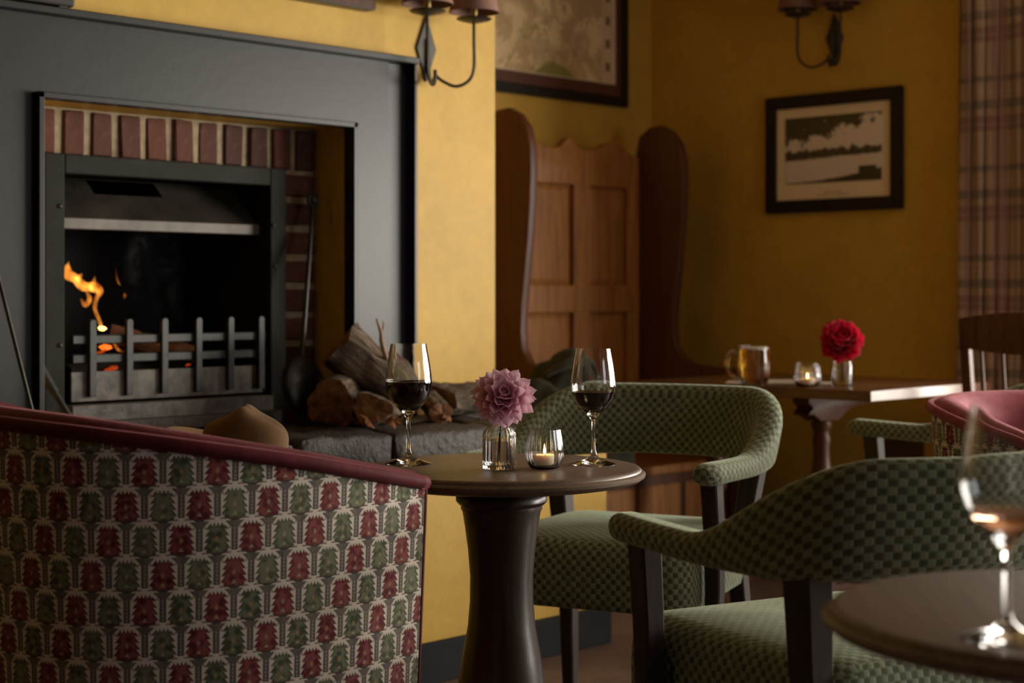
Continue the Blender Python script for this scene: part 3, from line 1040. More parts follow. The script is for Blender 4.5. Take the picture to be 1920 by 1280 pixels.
def seat_mesh():
    hx, y0, y1, r_ = .274, -.28, .288, .055
    out = []
    n_ = 7
    for cx, cy, a0 in ((hx-r_, y1-r_, 0), (-hx+r_, y1-r_, 90), (-hx+r_+.02, y0+r_, 180), (hx-r_-.02, y0+r_, 270)):
        for k in range(n_):
            a_ = R(a0+90*k/(n_-1)); out.append((cx + r_*math.cos(a_), cy + r_*math.sin(a_)))
    # subdivide the long sides
    pts = []
    for k in range(len(out)):
        a_, b_ = Vector(out[k]), Vector(out[(k+1) % len(out)])
        m_ = max(1, int((b_-a_).length/.04))
        for q in range(m_): pts.append(a_ + (b_-a_)*q/m_)
    c = Vector((0, .0))
    prof = [(0.94, .352), (.985, .356), (1.0, .372), (1.0, .42), (.998, .450), (.985, .476), (.955, .496), (.90, .508), (.8, .514), (.6, .519), (.35, .522), (.1, .523)]
    rows, uvs = [], []
    per = [0]
    for k in range(1, len(pts)+1): per.append(per[-1] + (pts[k % len(pts)]-pts[k-1]).length)
    vcum = 0
    for i, (s, z) in enumerate(prof):
        if i: vcum += math.hypot((s-prof[i-1][0])*.27, z-prof[i-1][1])
        rows.append([Vector((p.x*s, .0025+(p.y-.0025)*s, z)) for p in pts])
        uvs.append([(per[k], vcum) for k in range(len(pts)+1)])
    bm = gridm(rows, closed_u=True, uvs=uvs, cap=True)
    uvl = bm.loops.layers.uv.active
    bm.normal_update()
    for f in bm.faces:
        if f.normal.z > .80 or f.normal.z < -.8:
            for lp in f.loops: lp[uvl].uv = (lp.vert.co.x, lp.vert.co.y)
    return bm

def leg_mesh(pts, w0, w1, dpt=None):
    """square tapering leg through pts"""
    rows = []
    N = len(pts)
    for i, p in enumerate(pts):
        s = i/(N-1); w_ = w0 + (w1-w0)*s
        dd = w_*1.25
        p = Vector(p)
        c = .004
        rows.append([p + Vector((a_, b_, 0)) for a_, b_ in ((w_, dd-c), (w_-c, dd), (-w_+c, dd), (-w_, dd-c), (-w_, -dd+c), (-w_+c, -dd), (w_-c, -dd), (w_, -dd+c))])
    return gridm(rows, closed_u=True, cap=True)

def green_chair(label, loc, facing, proto=[None]):
    if proto[0] is None:
        t = thing('green_armchair', label, 'armchair', group='green check armchairs')
        ob('back_rest', band_mesh(), M['check'], t, smooth=60, label='curved green check velvet back and arms')
        st_ = ob('seat', seat_mesh(), M['check'], t, smooth=60, label='thick green check velvet seat')
        for sg in (-1, 1):
            ob('leg', leg_mesh([(sg*.298, .172, .66), (sg*.300, .156, .53), (sg*.300, .150, .40), (sg*.296, .165, .2), (sg*.292, .185, 0)], .021, .015), M['chair_leg'], t, smooth=35)
            ob('leg', leg_mesh([(sg*.275, -.245, .66), (sg*.252, -.225, .50), (sg*.235, -.225, .38), (sg*.245, -.255, .18), (sg*.26, -.30, 0)], .026, .016), M['chair_leg'], t, smooth=35)
            ob('seam', boxm(sg*.2742-.0012, sg*.2742+.0012, .122-.0015, .122+.0015, .36, .45), M['black'], st_)
        proto[0] = t
    else:
        t = copy_tree(proto[0])
        t['label'] = label
    t.location = (loc[0], loc[1], 0)
    t.rotation_euler = (0, 0, R(facing - 90))
    return t
C1 = Wd(.265, 4.07)
green_chair('green check armchair with empty seat turned to the wine table, hearth behind it', C1, 198.5)
C2 = Wd(.575, 2.865)
green_chair('nearest green check armchair seen from behind, beside the round table at the right edge', C2, 73)
p = PX(1610, 5.1)
green_chair('green check armchair mostly hidden, one arm showing under the long table end', (p.x+.287, p.y-.235), 88)

# ------------------------------------------------------------------ round pedestal tables
def round_table(label, ctr, proto=[None]):
    if proto[0] is None:
        t = thing('pedestal_table', label, 'table', group='round pedestal tables')
        RT = .288
        top = [(0, .705), (.20, .705), (RT-.045, .707), (RT-.022, .711), (RT-.008, .715), (RT, .7215), (RT+.0015, .727), (RT-.003, .7315), (RT-.007, .7325), (RT-.0075, .735), (RT-.011, .7385), (RT-.018, .740), (0.001, .740)]
        ob('table_top', lathe(top, 96), M['table_top'], t, smooth=35)
        ped = [(.0, .706), (.090, .706), (.090, .693), (.084, .690), (.088, .686), (.092, .679), (.092, .671), (.087, .665), (.082, .662), (.082, .655), (.079, .65), (.074, .62), (.068, .575), (.0635, .52), (.064, .47), (.068, .42), (.079, .36), (.087, .31), (.0905, .26), (.09, .21), (.084, .16), (.072, .12), (.074, .105), (.082, .10), (.084, .09), (.08, .08), (.15, .055), (.20, .035), (.215, .02), (.215, .0), (.0, .0)]
        ob('pedestal', lathe(ped, 56), M['dark_oak'], t, smooth=35)
        proto[0] = t
    else:
        t = copy_tree(proto[0]); t['label'] = label
    t.location = (ctr[0], ctr[1], 0)
    return t
T1 = Wd(-.021, 3.30)
t1 = round_table('round dark wood table carrying two glasses of red wine and the pink dahlia', T1)
T2 = Wd(.632, 1.79)
t2 = round_table('blurred round table in the near right corner carrying the rose wine', T2)
t2.rotation_euler = (0, 0, R(40))

# ------------------------------------------------------------------ settle
SB, SX1, SX0 = YR - .16, 5.36, 4.41       # back plane y, right and left ends
settle = thing('settle', 'tall honey pine settle with dark curved wings and panelled back', 'settle', ((SX0+SX1)/2, SB-.25, 0))
sx_, sy_ = (SX0+SX1)/2, SB-.25
def so(name, bm, mat, par=None, **k):
    bmesh.ops.translate(bm, verts=bm.verts[:], vec=(-sx_, -sy_, 0))
    return ob(name, bm, M[mat], par or settle, **k)
# wing outline measured on the right wing, carried to both sides
wing_px = [(1196, 300), (1203, 258), (1222, 240), (1243, 236), (1262, 246), (1278, 268), (1286, 300), (1287, 345), (1285, 400), (1281, 460), (1275, 520), (1270, 570), (1268, 615), (1271, 645), (1283, 668), (1305, 682), (1345, 688), (1385, 690), (1392, 700), (1388, 712)]
wing = []
for px, py in wing_px:
    Y_, d = onX(px, SX1-.02)
    wing.append((Y_, ZZ(py, d)))
wing = [(min(y_, SB), z_) for y_, z_ in wing]
yf = wing[-1][0]
wing += [(yf+.02, .66), (yf+.03, .0), (SB, 0)]
for xx in (SX0, SX1-.04):
    wg = so('wing', prism(wing, xx, xx+.04, 'x', .006), 'settle_wing', smooth=40, label='dark curved side wing')
w0, w1 = SX0+.04, SX1-.04
ZT = wing[2][1] - .045
def crest():
    n_ = 48
    pts = []
    for i in range(n_+1):
        s = i/n_
        x = w0 + (w1-w0)*s
        u = abs(s-.5)*2
        z = ZT - .075 + .055*math.exp(-((u-.62)/.22)**2) + .045*math.exp(-(u/.09)**2) + .008*math.cos(u*4)
        pts.append((x, z))
    return pts
cr = crest()
so('top_rail', prism([(w0, ZT-.21), ] + cr + [(w1, ZT-.21)], SB-.043, SB-.001, 'y', .003), 'settle', smooth=30)
so('back_board', boxm(w0, w1, SB-.012, SB-.0005, .40, ZT-.12), 'settle')
zmid = ZZ(560, onY(1090, SB)[1])
so('middle_rail', boxm(w0, w1, SB-.044, SB-.002, zmid-.055, zmid+.055, .004), 'settle')
so('bottom_rail', boxm(w0, w1, SB-.044, SB-.002, .44, .52, .004), 'settle')
sw = .075
xm = onY(1078, SB)[0]
for a_, b_ in ((w0, w0+sw), (xm-.05, xm+.05), (w1-sw, w1)):
    so('stile', boxm(a_, b_, SB-.042, SB-.002, .45, ZT-.15, .004), 'settle')
for a_, b_ in ((w0+sw, xm-.05), (xm+.05, w1-sw)):
    for c_, d_ in ((zmid+.055, ZT-.21), (.52, zmid-.055)):
        b = boxm(a_-.004, b_+.004, SB-.016, SB-.008, c_-.004, d_+.004)
        fr = [f for f in b.faces if f.normal.y < -.9]
        bmesh.ops.inset_region(b, faces=fr, thickness=.04, depth=0)
        for f in fr:
            for v in f.verts: v.co.y -= .009
        for f in b.faces:
            pass
        so('panel', b, 'settle')
so('seat', boxm(w0, w1, yf+.03, SB-.03, .40, .435, .006), 'settle')
so('seat_front', boxm(w0, w1, yf+.05, yf+.075, .05, .40, .003), 'settle_wing')
for k in range(3):
    a_ = w0+.02+(w1-w0-.04)*k/3
    so('front_panel', boxm(a_+.015, a_+(w1-w0-.04)/3-.015, yf+.04, yf+.052, .09, .36, .006), 'settle')

# ------------------------------------------------------------------ long mahogany table
TZ = .77
tX0, tX1, tY0, tY1 = 4.665, 5.50, 2.88, 3.86
lt = thing('long_table', 'polished mahogany table against the ochre wall holding the beer mug', 'table', ((tX0+tX1)/2, (tY0+tY1)/2, 0))
lx, ly = lt.location.x, lt.location.y
def lo(name, bm, mat, par=None, **k):
    bmesh.ops.translate(bm, verts=bm.verts[:], vec=(-lx, -ly, 0))
    return ob(name, bm, M[mat], par or lt, **k)
lo('table_top', boxm(tX0, tX1, tY0, tY1, TZ-.036, TZ, .0025), 'mahogany')
turn = [(.0, .64), (.034, .64), (.036, .625), (.030, .615), (.026, .60), (.030, .585), (.032, .57), (.028, .55), (.030, .50), (.034, .46), (.040, .44), (.047, .43), (.050, .42), (.047, .41), (.036, .40), (.040, .385), (.038, .37), (.030, .36), (.030, .32), (.035, .26), (.045, .20), (.056, .15), (.058, .12), (.05, .105), (.055, .095), (.055, .07), (.0, .07)]
for cy in (tY0+.34, tY1-.18):
    cx = onY(1540, tY0+.34)[0]
    prof = [(tX0+.10, TZ-.037), (tX1-.06, TZ-.037), (tX1-.06, TZ-.055), (cx+.14, TZ-.085), (cx+.06, TZ-.125), (cx-.05, TZ-.125), (cx-.10, TZ-.10), (cx-.13, TZ-.10), (tX0+.13, TZ-.075), (tX0+.10, TZ-.06)]
    lo('bearer', prism(prof, cy-.035, cy+.035, 'y', .003), 'mahog_dark', smooth=30)
    b = lathe(turn, 28); bmesh.ops.translate(b, verts=b.verts[:], vec=(cx, cy, 0))
    lo('turned_leg', b, 'mahog_dark', smooth=40)
    b = prism([(cx-.26, 0), (cx-.26, .03), (cx-.12, .065), (cx+.12, .065), (cx+.26, .03), (cx+.26, 0)], cy-.035, cy+.035, 'y', .003)
    lo('foot', b, 'mahog_dark', smooth=30)

# ------------------------------------------------------------------ plain wooden dining chair by the curtain
wy, wd = onX(1806, 5.11)
wc = thing('wooden_chair', 'brown wooden slat back chair in front of the tartan curtain', 'chair', (5.11, wy-.24, 0), R(-3))
def wo(name, bm, **k): return ob(name, bm, M['mahog_dark'], wc, **k)
# local: back at x=0, seat towards +x, width along y
hw = .22
for sg in (-1, 1):
    wo('back_post', leg_mesh([(-.04, sg*hw, 1.0), (-.01, sg*hw, .75), (.0, sg*hw, .45), (-.02, sg*hw, 0)], .014, .016), smooth=35)
    wo('leg', leg_mesh([(.32, sg*(hw-.02), .44), (.33, sg*(hw-.01), 0)], .02, .015), smooth=35)
    wo('stretcher', boxm(.0, .32, sg*hw-.01, sg*hw+.01, .2, .225, .004))
pr = []
for i in range(21):
    s = i/20; pr.append((hw*1.06*(2*s-1), 1.005 + .022*math.sin(math.pi*s)))
low = []
for i in range(21):
    s = 1-i/20; low.append((hw*1.06*(2*s-1), .905 - .02*math.sin(math.pi*s)))
wo('top_rail', prism(pr+low, -.052, -.022, 'x', .004), smooth=30)
wo('lower_rail', boxm(-.02, .005, -hw, hw, .56, .60, .005))
for k in range(5):
    yy = -hw*.72 + hw*1.44*k/4
    wo('slat', leg_mesh([(-.036, yy, .915), (-.018, yy, .74), (-.006, yy, .585)], .005, .007), smooth=35)
wo('seat', boxm(-.01, .355, -hw-.02, hw+.02, .435, .465, .012, 3), smooth=40)
wo('stretcher', boxm(.17, .19, -hw, hw, .2, .22, .004))

# ------------------------------------------------------------------ wine glasses
def wineglass(label, loc, wine, fill, cat='wine glass', group='stemmed wine glasses', sc=1.0):
    t = thing('wine_glass', label, cat, loc, group=group)
    out = [(.0445, .0), (.0447, .0012), (.040, .0028), (.028, .0065), (.014, .0115), (.0065, .019), (.0045, .030), (.0038, .055), (.0036, .078), (.0045, .089), (.0095, .096), (.018, .104), (.030, .117), (.0395, .132), (.0445, .147), (.0455, .158), (.0442, .175), (.0405, .200), (.0365, .222), (.0345, .2330)]
    inn = [(.0335, .2330), (.0355, .222), (.0395, .200), (.0431, .175), (.0443, .158), (.0433, .147), (.0383, .132), (.0288, .1185), (.0165, .1062), (.006, .1005), (0, .0995)]
    bot = [(0, .0008), (.03, .0006), (.0445, 0)]
    prof = bot[:-1] + out + inn
    ob('glass', lathe([(r*sc, z*sc) for r, z in prof], 64), M['glass'], t, smooth=50)
    wp = []
    lo = [(0, .1000), (.0062, .1010), (.0168, .1067), (.0291, .1190), (.0386, .1325), (.0436, .1475), (.0446, .158), (.0434, .175)]
    for r, z in lo:
        if z < fill: wp.append((r*1.003 if r else 0, z))
    # rim at the fill height
    for (r0, z0_), (r1, z1_) in zip(lo, lo[1:]):
        if z0_ <= fill <= z1_:
            rr = r0 + (r1-r0)*(fill-z0_)/(z1_-z0_)
            wp += [(rr*1.003, fill), (rr-.0012, fill-.0006), (0, fill-.0008)]
            break
    ob('wine', lathe([(r*sc, z*sc) for r, z in wp], 64), wine, t, smooth=50, label='wine in the bowl')
    return t
tz_ = .7402
p = PX(766, 3.30 + .04); wineglass('glass of red wine beside the patterned armchair, the fuller one', (p.x, p.y, tz_), M['wine'], .160, sc=1.05)
p = PX(1113, 3.30 + .03); wineglass('glass of red wine at the right of the candle, less full', (p.x, p.y, tz_), M['wine'], .146, sc=1.01)
p = PX(1887, 1.64); wineglass('blurred glass of rose wine at the right edge of the picture', (p.x, p.y, tz_), M['rose_wine'], .128)

# ------------------------------------------------------------------ ribbed bud vase and tealight glass
def bud_vase(name, label, loc, rad, h, neck, group=None, water=.6):
    t = thing(name, label, 'vase', loc, group=group)
    w_ = .0028
    out = [(0, .0), (rad*.94, .0), (rad, .002), (rad, .008), (rad, h*.72), (rad*.98, h*.78), (rad*.80, h*.86), (neck*1.15, h*.93), (neck, h*.96), (neck*1.12, h*.99), (neck*1.1, h)]
    inn = [(neck*.85, h), (neck*.78, h*.96), (neck*.9, h*.92), (rad*.75, h*.845), (rad-w_-.001, h*.765), (rad-w_-.001, h*.71), (rad-w_-.001, .010), (rad*.8, .0075), (0, .0075)]
    ob('glass', lathe(out+inn, 120, 20, .0010, (.006, h*.88)), M['glass'], t, smooth=60)
    ob('water', lathe([(0, .0078), (rad*.79, .0078), (rad-w_-.0022, .0105), (rad-w_-.0022, h*water), (0, h*water)], 60), M['water'], t, smooth=50)
    return t
pv = PX(936, 3.245)
bud_vase('bud_vase', 'small ribbed clear glass bud vase holding the pink dahlia', (pv.x, pv.y, tz_), .0325, .094, .013)

def tealight(label, loc, rad, h, group='tealights in glass holders'):
    t = thing('tealight_holder', label, 'candle holder', loc, group=group)
    w_ = .0022
    prof = [(0, 0), (.62*rad, 0), (.74*rad, .002), (.86*rad, h*.12), (.97*rad, h*.28), (rad, h*.42), (.97*rad, h*.6), (.89*rad, h*.83), (.83*rad, h)]
    inn = [(.83*rad-w_, h), (.89*rad-w_, h*.83), (.97*rad-w_, h*.6), (rad-w_, h*.42), (.96*rad-w_, h*.28), (.84*rad-w_, h*.14), (.6*rad, .006), (0, .006)]
    ob('glass', lathe(prof+inn, 96, 24, .0006, (h*.15, h*1.1)), M['glass'], t, smooth=60)
    cr_ = rad*.52
    z0 = .0065
    cup = ob('candle', lathe([(0, z0), (cr_, z0), (cr_, z0+.021), (cr_-.001, z0+.021), (cr_-.0012, z0+.019), (0, z0+.0185)], 36), M['wax'], t, smooth=50, label='white tealight candle')
    ob('wick', tube([(0, 0, z0+.018), (.0004, 0, z0+.024)], .0005, 6), M['black'], cup)
    ob('flame', lathe([(0, z0+.0215), (.0018, z0+.0235), (.0026, z0+.027), (.0021, z0+.032), (.0010, z0+.038), (0, z0+.043)], 14), M['candle_flame'], t, smooth=180, label='small candle flame')
    return t
pt = PX(1021, 3.25)
tealight('lit tealight in a ribbed glass beside the pink dahlia', (pt.x, pt.y, tz_), .0385, .078)

# ------------------------------------------------------------------ dahlias, petal by petal
def petal_mesh(width=.34, cup=.22, curl=.18, ragged=0.0):
    n_, m_ = 9, 7
    rows, uvs = [], []
    for i in range(n_):
        s = i/(n_-1)
        w_ = width*(math.sin(math.pi*min(1, s*.92+.05))**.75)*(1 - .25*s) if s < 1 else 0.004
        w_ = width*max(.012, (s**.55)*((1-s)**.62)*1.9)
        r_, u_ = [], []
        for j in range(m_):
            q = j/(m_-1)*2-1
            z = cup*(q*q)*w_*1.6 + curl*s*s*.5 - .06*math.sin(math.pi*s)
            x = s*(1 - .04*q*q) + ragged*math.sin(j*2.3+i)*.02
            r_.append(Vector((x, q*w_, z))); u_.append((s, j/(m_-1)))
        rows.append(r_); uvs.append(u_)
    return gridm(rows, uvs=uvs)
def dahlia(name, label, centre, axis, size, mat, rings, stem_to, seed, group, **pk):
    t = thing(name, label, 'flower', centre, group=group)
    me = bpy.data.meshes.new('petal'); b = petal_mesh(**pk); b.to_mesh(me); b.free()
    me.materials.append(mat)
    for f in me.polygons: f.use_smooth = True
    random.seed(seed)
    ax = Vector(axis).normalized()
    Q = ax.to_track_quat('Z', 'Y').to_matrix().to_4x4()
    for k, (cnt, pol, ln, wd) in enumerate(rings):
        for i in range(cnt):
            az = 2*math.pi*(i + .5*(k % 2))/cnt + random.uniform(-.09, .09)
            po = R(pol + random.uniform(-5, 5))
            l_ = size*ln*random.uniform(.93, 1.06)
            # petal runs along +x, its hollow side (+z) turned to the flower axis
            M_ = Q @ Matrix.Rotation(az, 4, 'Z') @ Matrix.Rotation(-(math.pi/2 - po), 4, 'Y') @ Matrix.Rotation(random.uniform(-.14, .14), 4, 'X')
            o = bpy.data.objects.new('petal', me)
            COL.objects.link(o)
            o.parent = t
            o.matrix_local = M_ @ Matrix.Translation((size*.04, 0, 0)) @ Matrix.Diagonal((l_, l_*wd, l_, 1))
    b = bmesh.new(); bmesh.ops.create_uvsphere(b, u_segments=14, v_segments=8, radius=size*.20)
    ob('flower_heart', b, mat, t, smooth=180)
    d_ = Vector(stem_to) - Vector(centre)
    ob('stem', tube([Vector((0, 0, 0)) - ax*size*.1, d_*.35 - Vector((0, 0, .0)), d_], .0022, 8, 12), M['stem'], t, smooth=60)
    return t
rings = [(4, 8, .36, .8), (6, 24, .52, .9), (8, 41, .72, .95), (11, 57, .90, .85), (13, 72, 1.02, .82), (14, 86, 1.08, .82), (13, 101, 1.06, .86), (10, 118, .98, .9)]
pf = PX(944, 3.235)
ctr = (pf.x, pf.y, ZZ(745, 3.235))
view = Wd(0, 1)
dahlia('dahlia', 'lilac pink dahlia in the ribbed bud vase on the wine table', ctr, (-view.x*.72 + .03, -view.y*.72 - .03, .62), .060, M['pink_petal'], rings, (pv.x-.004, pv.y, tz_+.012), 5, 'dahlias in small vases', width=.36, cup=.30, curl=.10)

# far table things
def ft(px, d): 
    q = PX(px, d); return (q.x, q.y, TZ+.0004)
# mug
p = ft(1414, 5.62)
mug = thing('beer_mug', 'dimpled glass mug of amber beer on the long table', 'mug', p, PHI)
mo = [(0, 0), (.036, 0), (.042, .004), (.044, .012), (.050, .035), (.054, .065), (.055, .09), (.0545, .115), (.055, .135), (.0555, .140)]
mi = [(.0515, .140), (.0505, .115), (.0505, .09), (.0495, .065), (.0455, .037), (.040, .016), (.03, .011), (0, .011)]
ob('glass', lathe(mo+mi, 80, 10, .0016, (.02, .11)), M['glass'], mug, smooth=60)
ob('beer', lathe([(0, .0112), (.0295, .0112), (.0392, .0165), (.0445, .037), (.0485, .065), (.0492, .09), (.0495, .127), (0, .127)], 60), M['beer'], mug, smooth=50)
ob('foam', lathe([(0, .1272), (.0494, .1272), (.0497, .133), (.045, .136), (0, .137)], 40), M['foam'], mug, smooth=50)
ob('handle', tube([(-.0, .052, .112), (0, .075, .118), (0, .092, .095), (0, .090, .06), (0, .07, .032), (0, .046, .026)], [.006, .007, .0065, .0065, .007, .006], 12, 26), M['glass'], mug, smooth=180)
p = ft(1514, 5.60)
tealight('lit tealight in a round glass beside the beer mug', p, .047, .082)
p5 = ft(1579, 5.66)
jar = thing('glass_jar', 'small clear glass jar holding the crimson dahlia on the long table', 'vase', p5)
ob('glass', lathe([(0, 0), (.033, 0), (.036, .003), (.0365, .07), (.034, .078), (.0345, .084), (.031, .084), (.031, .078), (.0335, .07), (.033, .007), (0, .007)], 60, 18, .0007, (.005, .07)), M['glass'], jar, smooth=60)
ob('water', lathe([(0, .0072), (.0318, .0072), (.0322, .05), (0, .05)], 40), M['water'], jar, smooth=50)
q5 = PX(1578, 5.64)
rings2 = [(5, 10, .4, 1.0), (7, 28, .58, 1.1), (9, 45, .78, 1.15), (11, 62, .92, 1.15), (12, 78, 1.0, 1.15), (12, 96, 1.0, 1.15), (10, 116, .95, 1.15), (8, 135, .8, 1.1)]
dahlia('dahlia', 'crimson red dahlia in the glass jar on the long table', (q5.x, q5.y, ZZ(641, 5.64)), (-view.x*.6, -view.y*.6, .6), .079, M['red_petal'], rings2, (p5[0], p5[1], TZ+.02), 9, 'dahlias in small vases', width=.42, cup=.4, curl=.3, ragged=1.0)
# folded paper menu lying behind
a_ = PX(1362, 5.80); b_ = PX(1562, 5.72)
dr = (b_-a_); ln = dr.length; ang = math.atan2(dr.y, dr.x)
menu = thing('paper_menu', 'white folded paper lying flat behind the mug and tealight', 'paper', ((a_.x+b_.x)/2, (a_.y+b_.y)/2, TZ+.0004), ang)
ob('sheet', boxm(-ln/2, ln/2, -.06, .075, 0, .006, .002), M['paper'], menu)
bmf = prism([(-.06, .0062), (.07, .0062), (.07, .0075), (.0, .016), (-.055, .0085)], -ln*.1, ln*.32, 'x')
ob('folded_leaf', bmf, M['paper'], menu)

# ------------------------------------------------------------------ hat on the far arm of the tub chair
ph = PX(452, 3.24)
hat = thing('felt_hat', 'tan felt hat resting on the burgundy armchair', 'hat', (ph.x, ph.y, .752), rot=(0, R(11), PHI - R(90)))
def hat_crown():
    rows = []
    n_ = 44
    for i in range(17):
        s = i/16
        z = .004 + .098*math.sin(s*math.pi/2)**.85
        r_ = .086*max(.02, (1 - s**3.2))**.5
        ring = []
        for k in range(n_):
            a_ = 2*math.pi*k/n_
            x, y = r_*math.cos(a_), r_*.9*math.sin(a_)
            zz = z + s*.014*math.exp(-((x+.012)/.020)**2) - s*.030*max(0, min(1, (-x-.018)/.05)) - s*.010*max(0, min(1, (x-.02)/.05))
            zz -= s*s*.012*math.exp(-(y/.022)**2)*max(0, min(1, (x+.02)/.04))
            ring.append(Vector((x, y, zz)))
        rows.append(ring)
    return gridm(rows, closed_u=True, cap=True)
ob('crown', hat_crown(), M['felt'], hat, smooth=180)
rows = []
for i in range(8):
    s = i/7
    ring = []
    for k in range(48):
        a_ = 2*math.pi*k/48
        r_ = .080 + (.055 + .022*max(0, -math.cos(a_)))*s
        z = .004 - .004*s + .018*s*s*abs(math.sin(a_))**2 + (.040*s*s*max(0, -math.cos(a_)))
        ring.append(Vector((r_*math.cos(a_), r_*.93*math.sin(a_), z)))
    rows.append(ring)
b = gridm(rows, closed_u=True)
bmesh.ops.solidify(b, geom=b.faces[:], thickness=.003)
ob('brim', b, M['felt'], hat, smooth=60)
ob('hat_band', lathe([(.0838, .006), (.0842, .008), (.0832, .026), (.0828, .027)], 40), M['hatband'], hat, smooth=60)
for o in hat.children:
    if o.name.startswith('hat_band'): o.scale = (1, .925, 1)

# ------------------------------------------------------------------ coat on the settle
cx_, cd_ = onY(1062, yf+.10)
coat = thing('coat', 'dark olive wool coat heaped over the left arm of the settle', 'coat', (cx_, yf+.10, .4355))
def cloth_heap(hx, hy, h, seed, off=(0, 0)):
    from mathutils import noise
    rows = []
    n_ = 30
    for i in range(n_+1):
        v = i/n_*2-1
        row = []
        for j in range(n_+1):
            u = j/n_*2-1
            r_ = (abs(u)**2.6 + abs(v)**2.6)
            z = h*max(0, 1-r_**.9)**.45
            z *= .86 + .14*math.sin(u*9+v*2+seed) + .10*noise.noise(Vector((u*2, v*2, seed)))
            x = u*hx + .02*noise.noise(Vector((u*3, v*3, seed+4)))
            y = v*hy + .02*noise.noise(Vector((u*3, v*3, seed+9)))
            row.append(Vector((x+off[0], y+off[1], max(0.0, z))))
        rows.append(row)
    return gridm(rows)
ob('folds', cloth_heap(.285, .15, .445, 2.0, (.0, .0)), M['wool'], coat, smooth=180)
ob('sleeve', tube([(-.16, -.10, .10), (-.05, -.14, .20), (.08, -.12, .24), (.17, -.06, .10)], [.03, .05, .055, .035], 12, 20), M['wool'], coat, smooth=180)
ob('collar', tube([(-.12, .0, .36), (-.03, -.05, .405), (.07, -.05, .39), (.13, -.02, .30)], [.02, .035, .035, .02], 10, 18, flat=.5), M['wool'], coat, smooth=180)

# ------------------------------------------------------------------ logs and warming pan on the hearth
hz = HZ + .004
q, d_ = onY(722, 3.58)
log_thing('log', 'large bark covered log propped against the fireplace surround', .092, .27, (q-.01, 3.60, hz+.148), (R(15), R(38), R(-38)), 4, split=.55)
q, d_ = onY(706, 3.44)
log_thing('log', 'split log with orange heartwood end lying in front of the pile', .052, .20, (q+.035, 3.47, hz+.056), (R(20), R(6), R(38)), 12, split=.4)
q, d_ = onY(822, 3.50)
log_thing('log', 'small broken log with pale orange end behind the wine glass', .034, .16, (q, 3.52, hz+.042), (R(30), R(-12), R(62)), 14)
q, d_ = onY(880, 3.60)
log_thing('log', 'mossy green split log beside the pink dahlia', .062, .26, (q-.01, 3.63, hz+.058), (R(10), 0, R(14)), 17, split=.5)
q, d_ = onY(655, 3.62)
log_thing('log', 'dark log at the back of the pile beside the warming pan', .07, .22, (q, 3.64, hz+.074), (R(5), R(-6), R(30)), 22)
tw, d_ = onY(716, 3.55)
twig = thing('twig', 'pale dry twig sticking up from the large log', 'twig', (tw, 3.55, ZZ(655, d_)))
ob('stick', tube([(.02, 0, -.03), (.0, 0, .02), (-.004, 0, .05), (-.02, 0, .088)], [.008, .007, .005, .003], 8, 14), M['twig'], twig, smooth=60)
ob('side_shoot', tube([(-.004, 0, .045), (.006, 0, .065), (.004, 0, .082)], [.004, .003, .002], 7, 8), M['twig'], twig, smooth=60)
# fallen leaves
random.seed(31)
def leaf_mesh(s):
    bm = bmesh.new()
    n_ = 14
    c = bm.verts.new((0, 0, .15*s))
    ring = []
    for k in range(n_):
        a_ = 2*math.pi*k/n_
        r_ = s*(.6 + .4*(k % 2))*random.uniform(.8, 1.1)
        ring.append(bm.verts.new((r_*math.cos(a_), r_*.7*math.sin(a_), random.uniform(-.12, .18)*s)))
    for k in range(n_): bm.faces.new((c, ring[k], ring[(k+1) % n_]))
    bmesh.ops.solidify(bm, geom=bm.faces[:], thickness=.001)
    return bm
for px, y_, s_, rx, lab in ((690, 3.40, .040, 55, 'curled orange leaf below the large log, leftmost'), (735, 3.41, .036, 60, 'curled orange leaf just left of the fuller wine glass stem'), (838, 3.44, .026, 50, 'orange leaf right of the fuller wine glass'), (664, 3.52, .03, 30, 'brown leaf in the shade of the log pile')):
    q, d_ = onY(px, y_)
    tag(ob('dry_leaf', leaf_mesh(s_), M['leaf_orange'], None, loc=(q, y_, hz+s_*.55), rot=(R(rx), R(random.uniform(-20, 20)), R(random.uniform(-40, 40)))), lab, 'leaf', 'dry leaves on the hearth')

# long handled warming pan leaning in the opening
wq, wd_ = onY(578, 3.72)
pan = thing('warming_pan', 'dark round warming pan with a long handle leaning by the brickwork', 'pan', (wq, 3.72, hz))
ob('pan_lid', lathe([(0, .012), (.03, .013), (.032, .016), (.06, .014), (.085, .006), (.094, -.004), (.094, -.010), (.0, -.012)], 48), M['black'], pan, loc=(0, .0, .104), rot=(R(76), 0, R(18)), smooth=40)
ob('pan_body', lathe([(0, -.05), (.06, -.05), (.082, -.035), (.09, -.012), (.0, -.0118)], 48), M['black'], pan, loc=(0, .0, .104), rot=(R(76), 0, R(18)), smooth=40)
hx, hd = onY(587, 3.86)
top_ = Vector((hx - wq, 3.86-3.72, ZZ(385, hd) - hz))
b0 = Vector((0, .03, .19))
ob('handle', tube([b0, b0*.5+top_*.5, top_], [.008, .007, .006], 10, 14), M['black'], pan, smooth=60)
ob('finial', tube([top_ + Vector((.018*math.cos(a/12*6.283), 0, .016+.018*math.sin(a/12*6.283))) for a in range(13)], .006, 8, cap=False), M['black'], pan, smooth=180)
ob('knob', lathe([(0, -.02), (.012, -.012), (.016, 0), (.012, .012), (0, .02)], 14), M['black'], pan, loc=top_+Vector((0, 0, .016)), smooth=180)

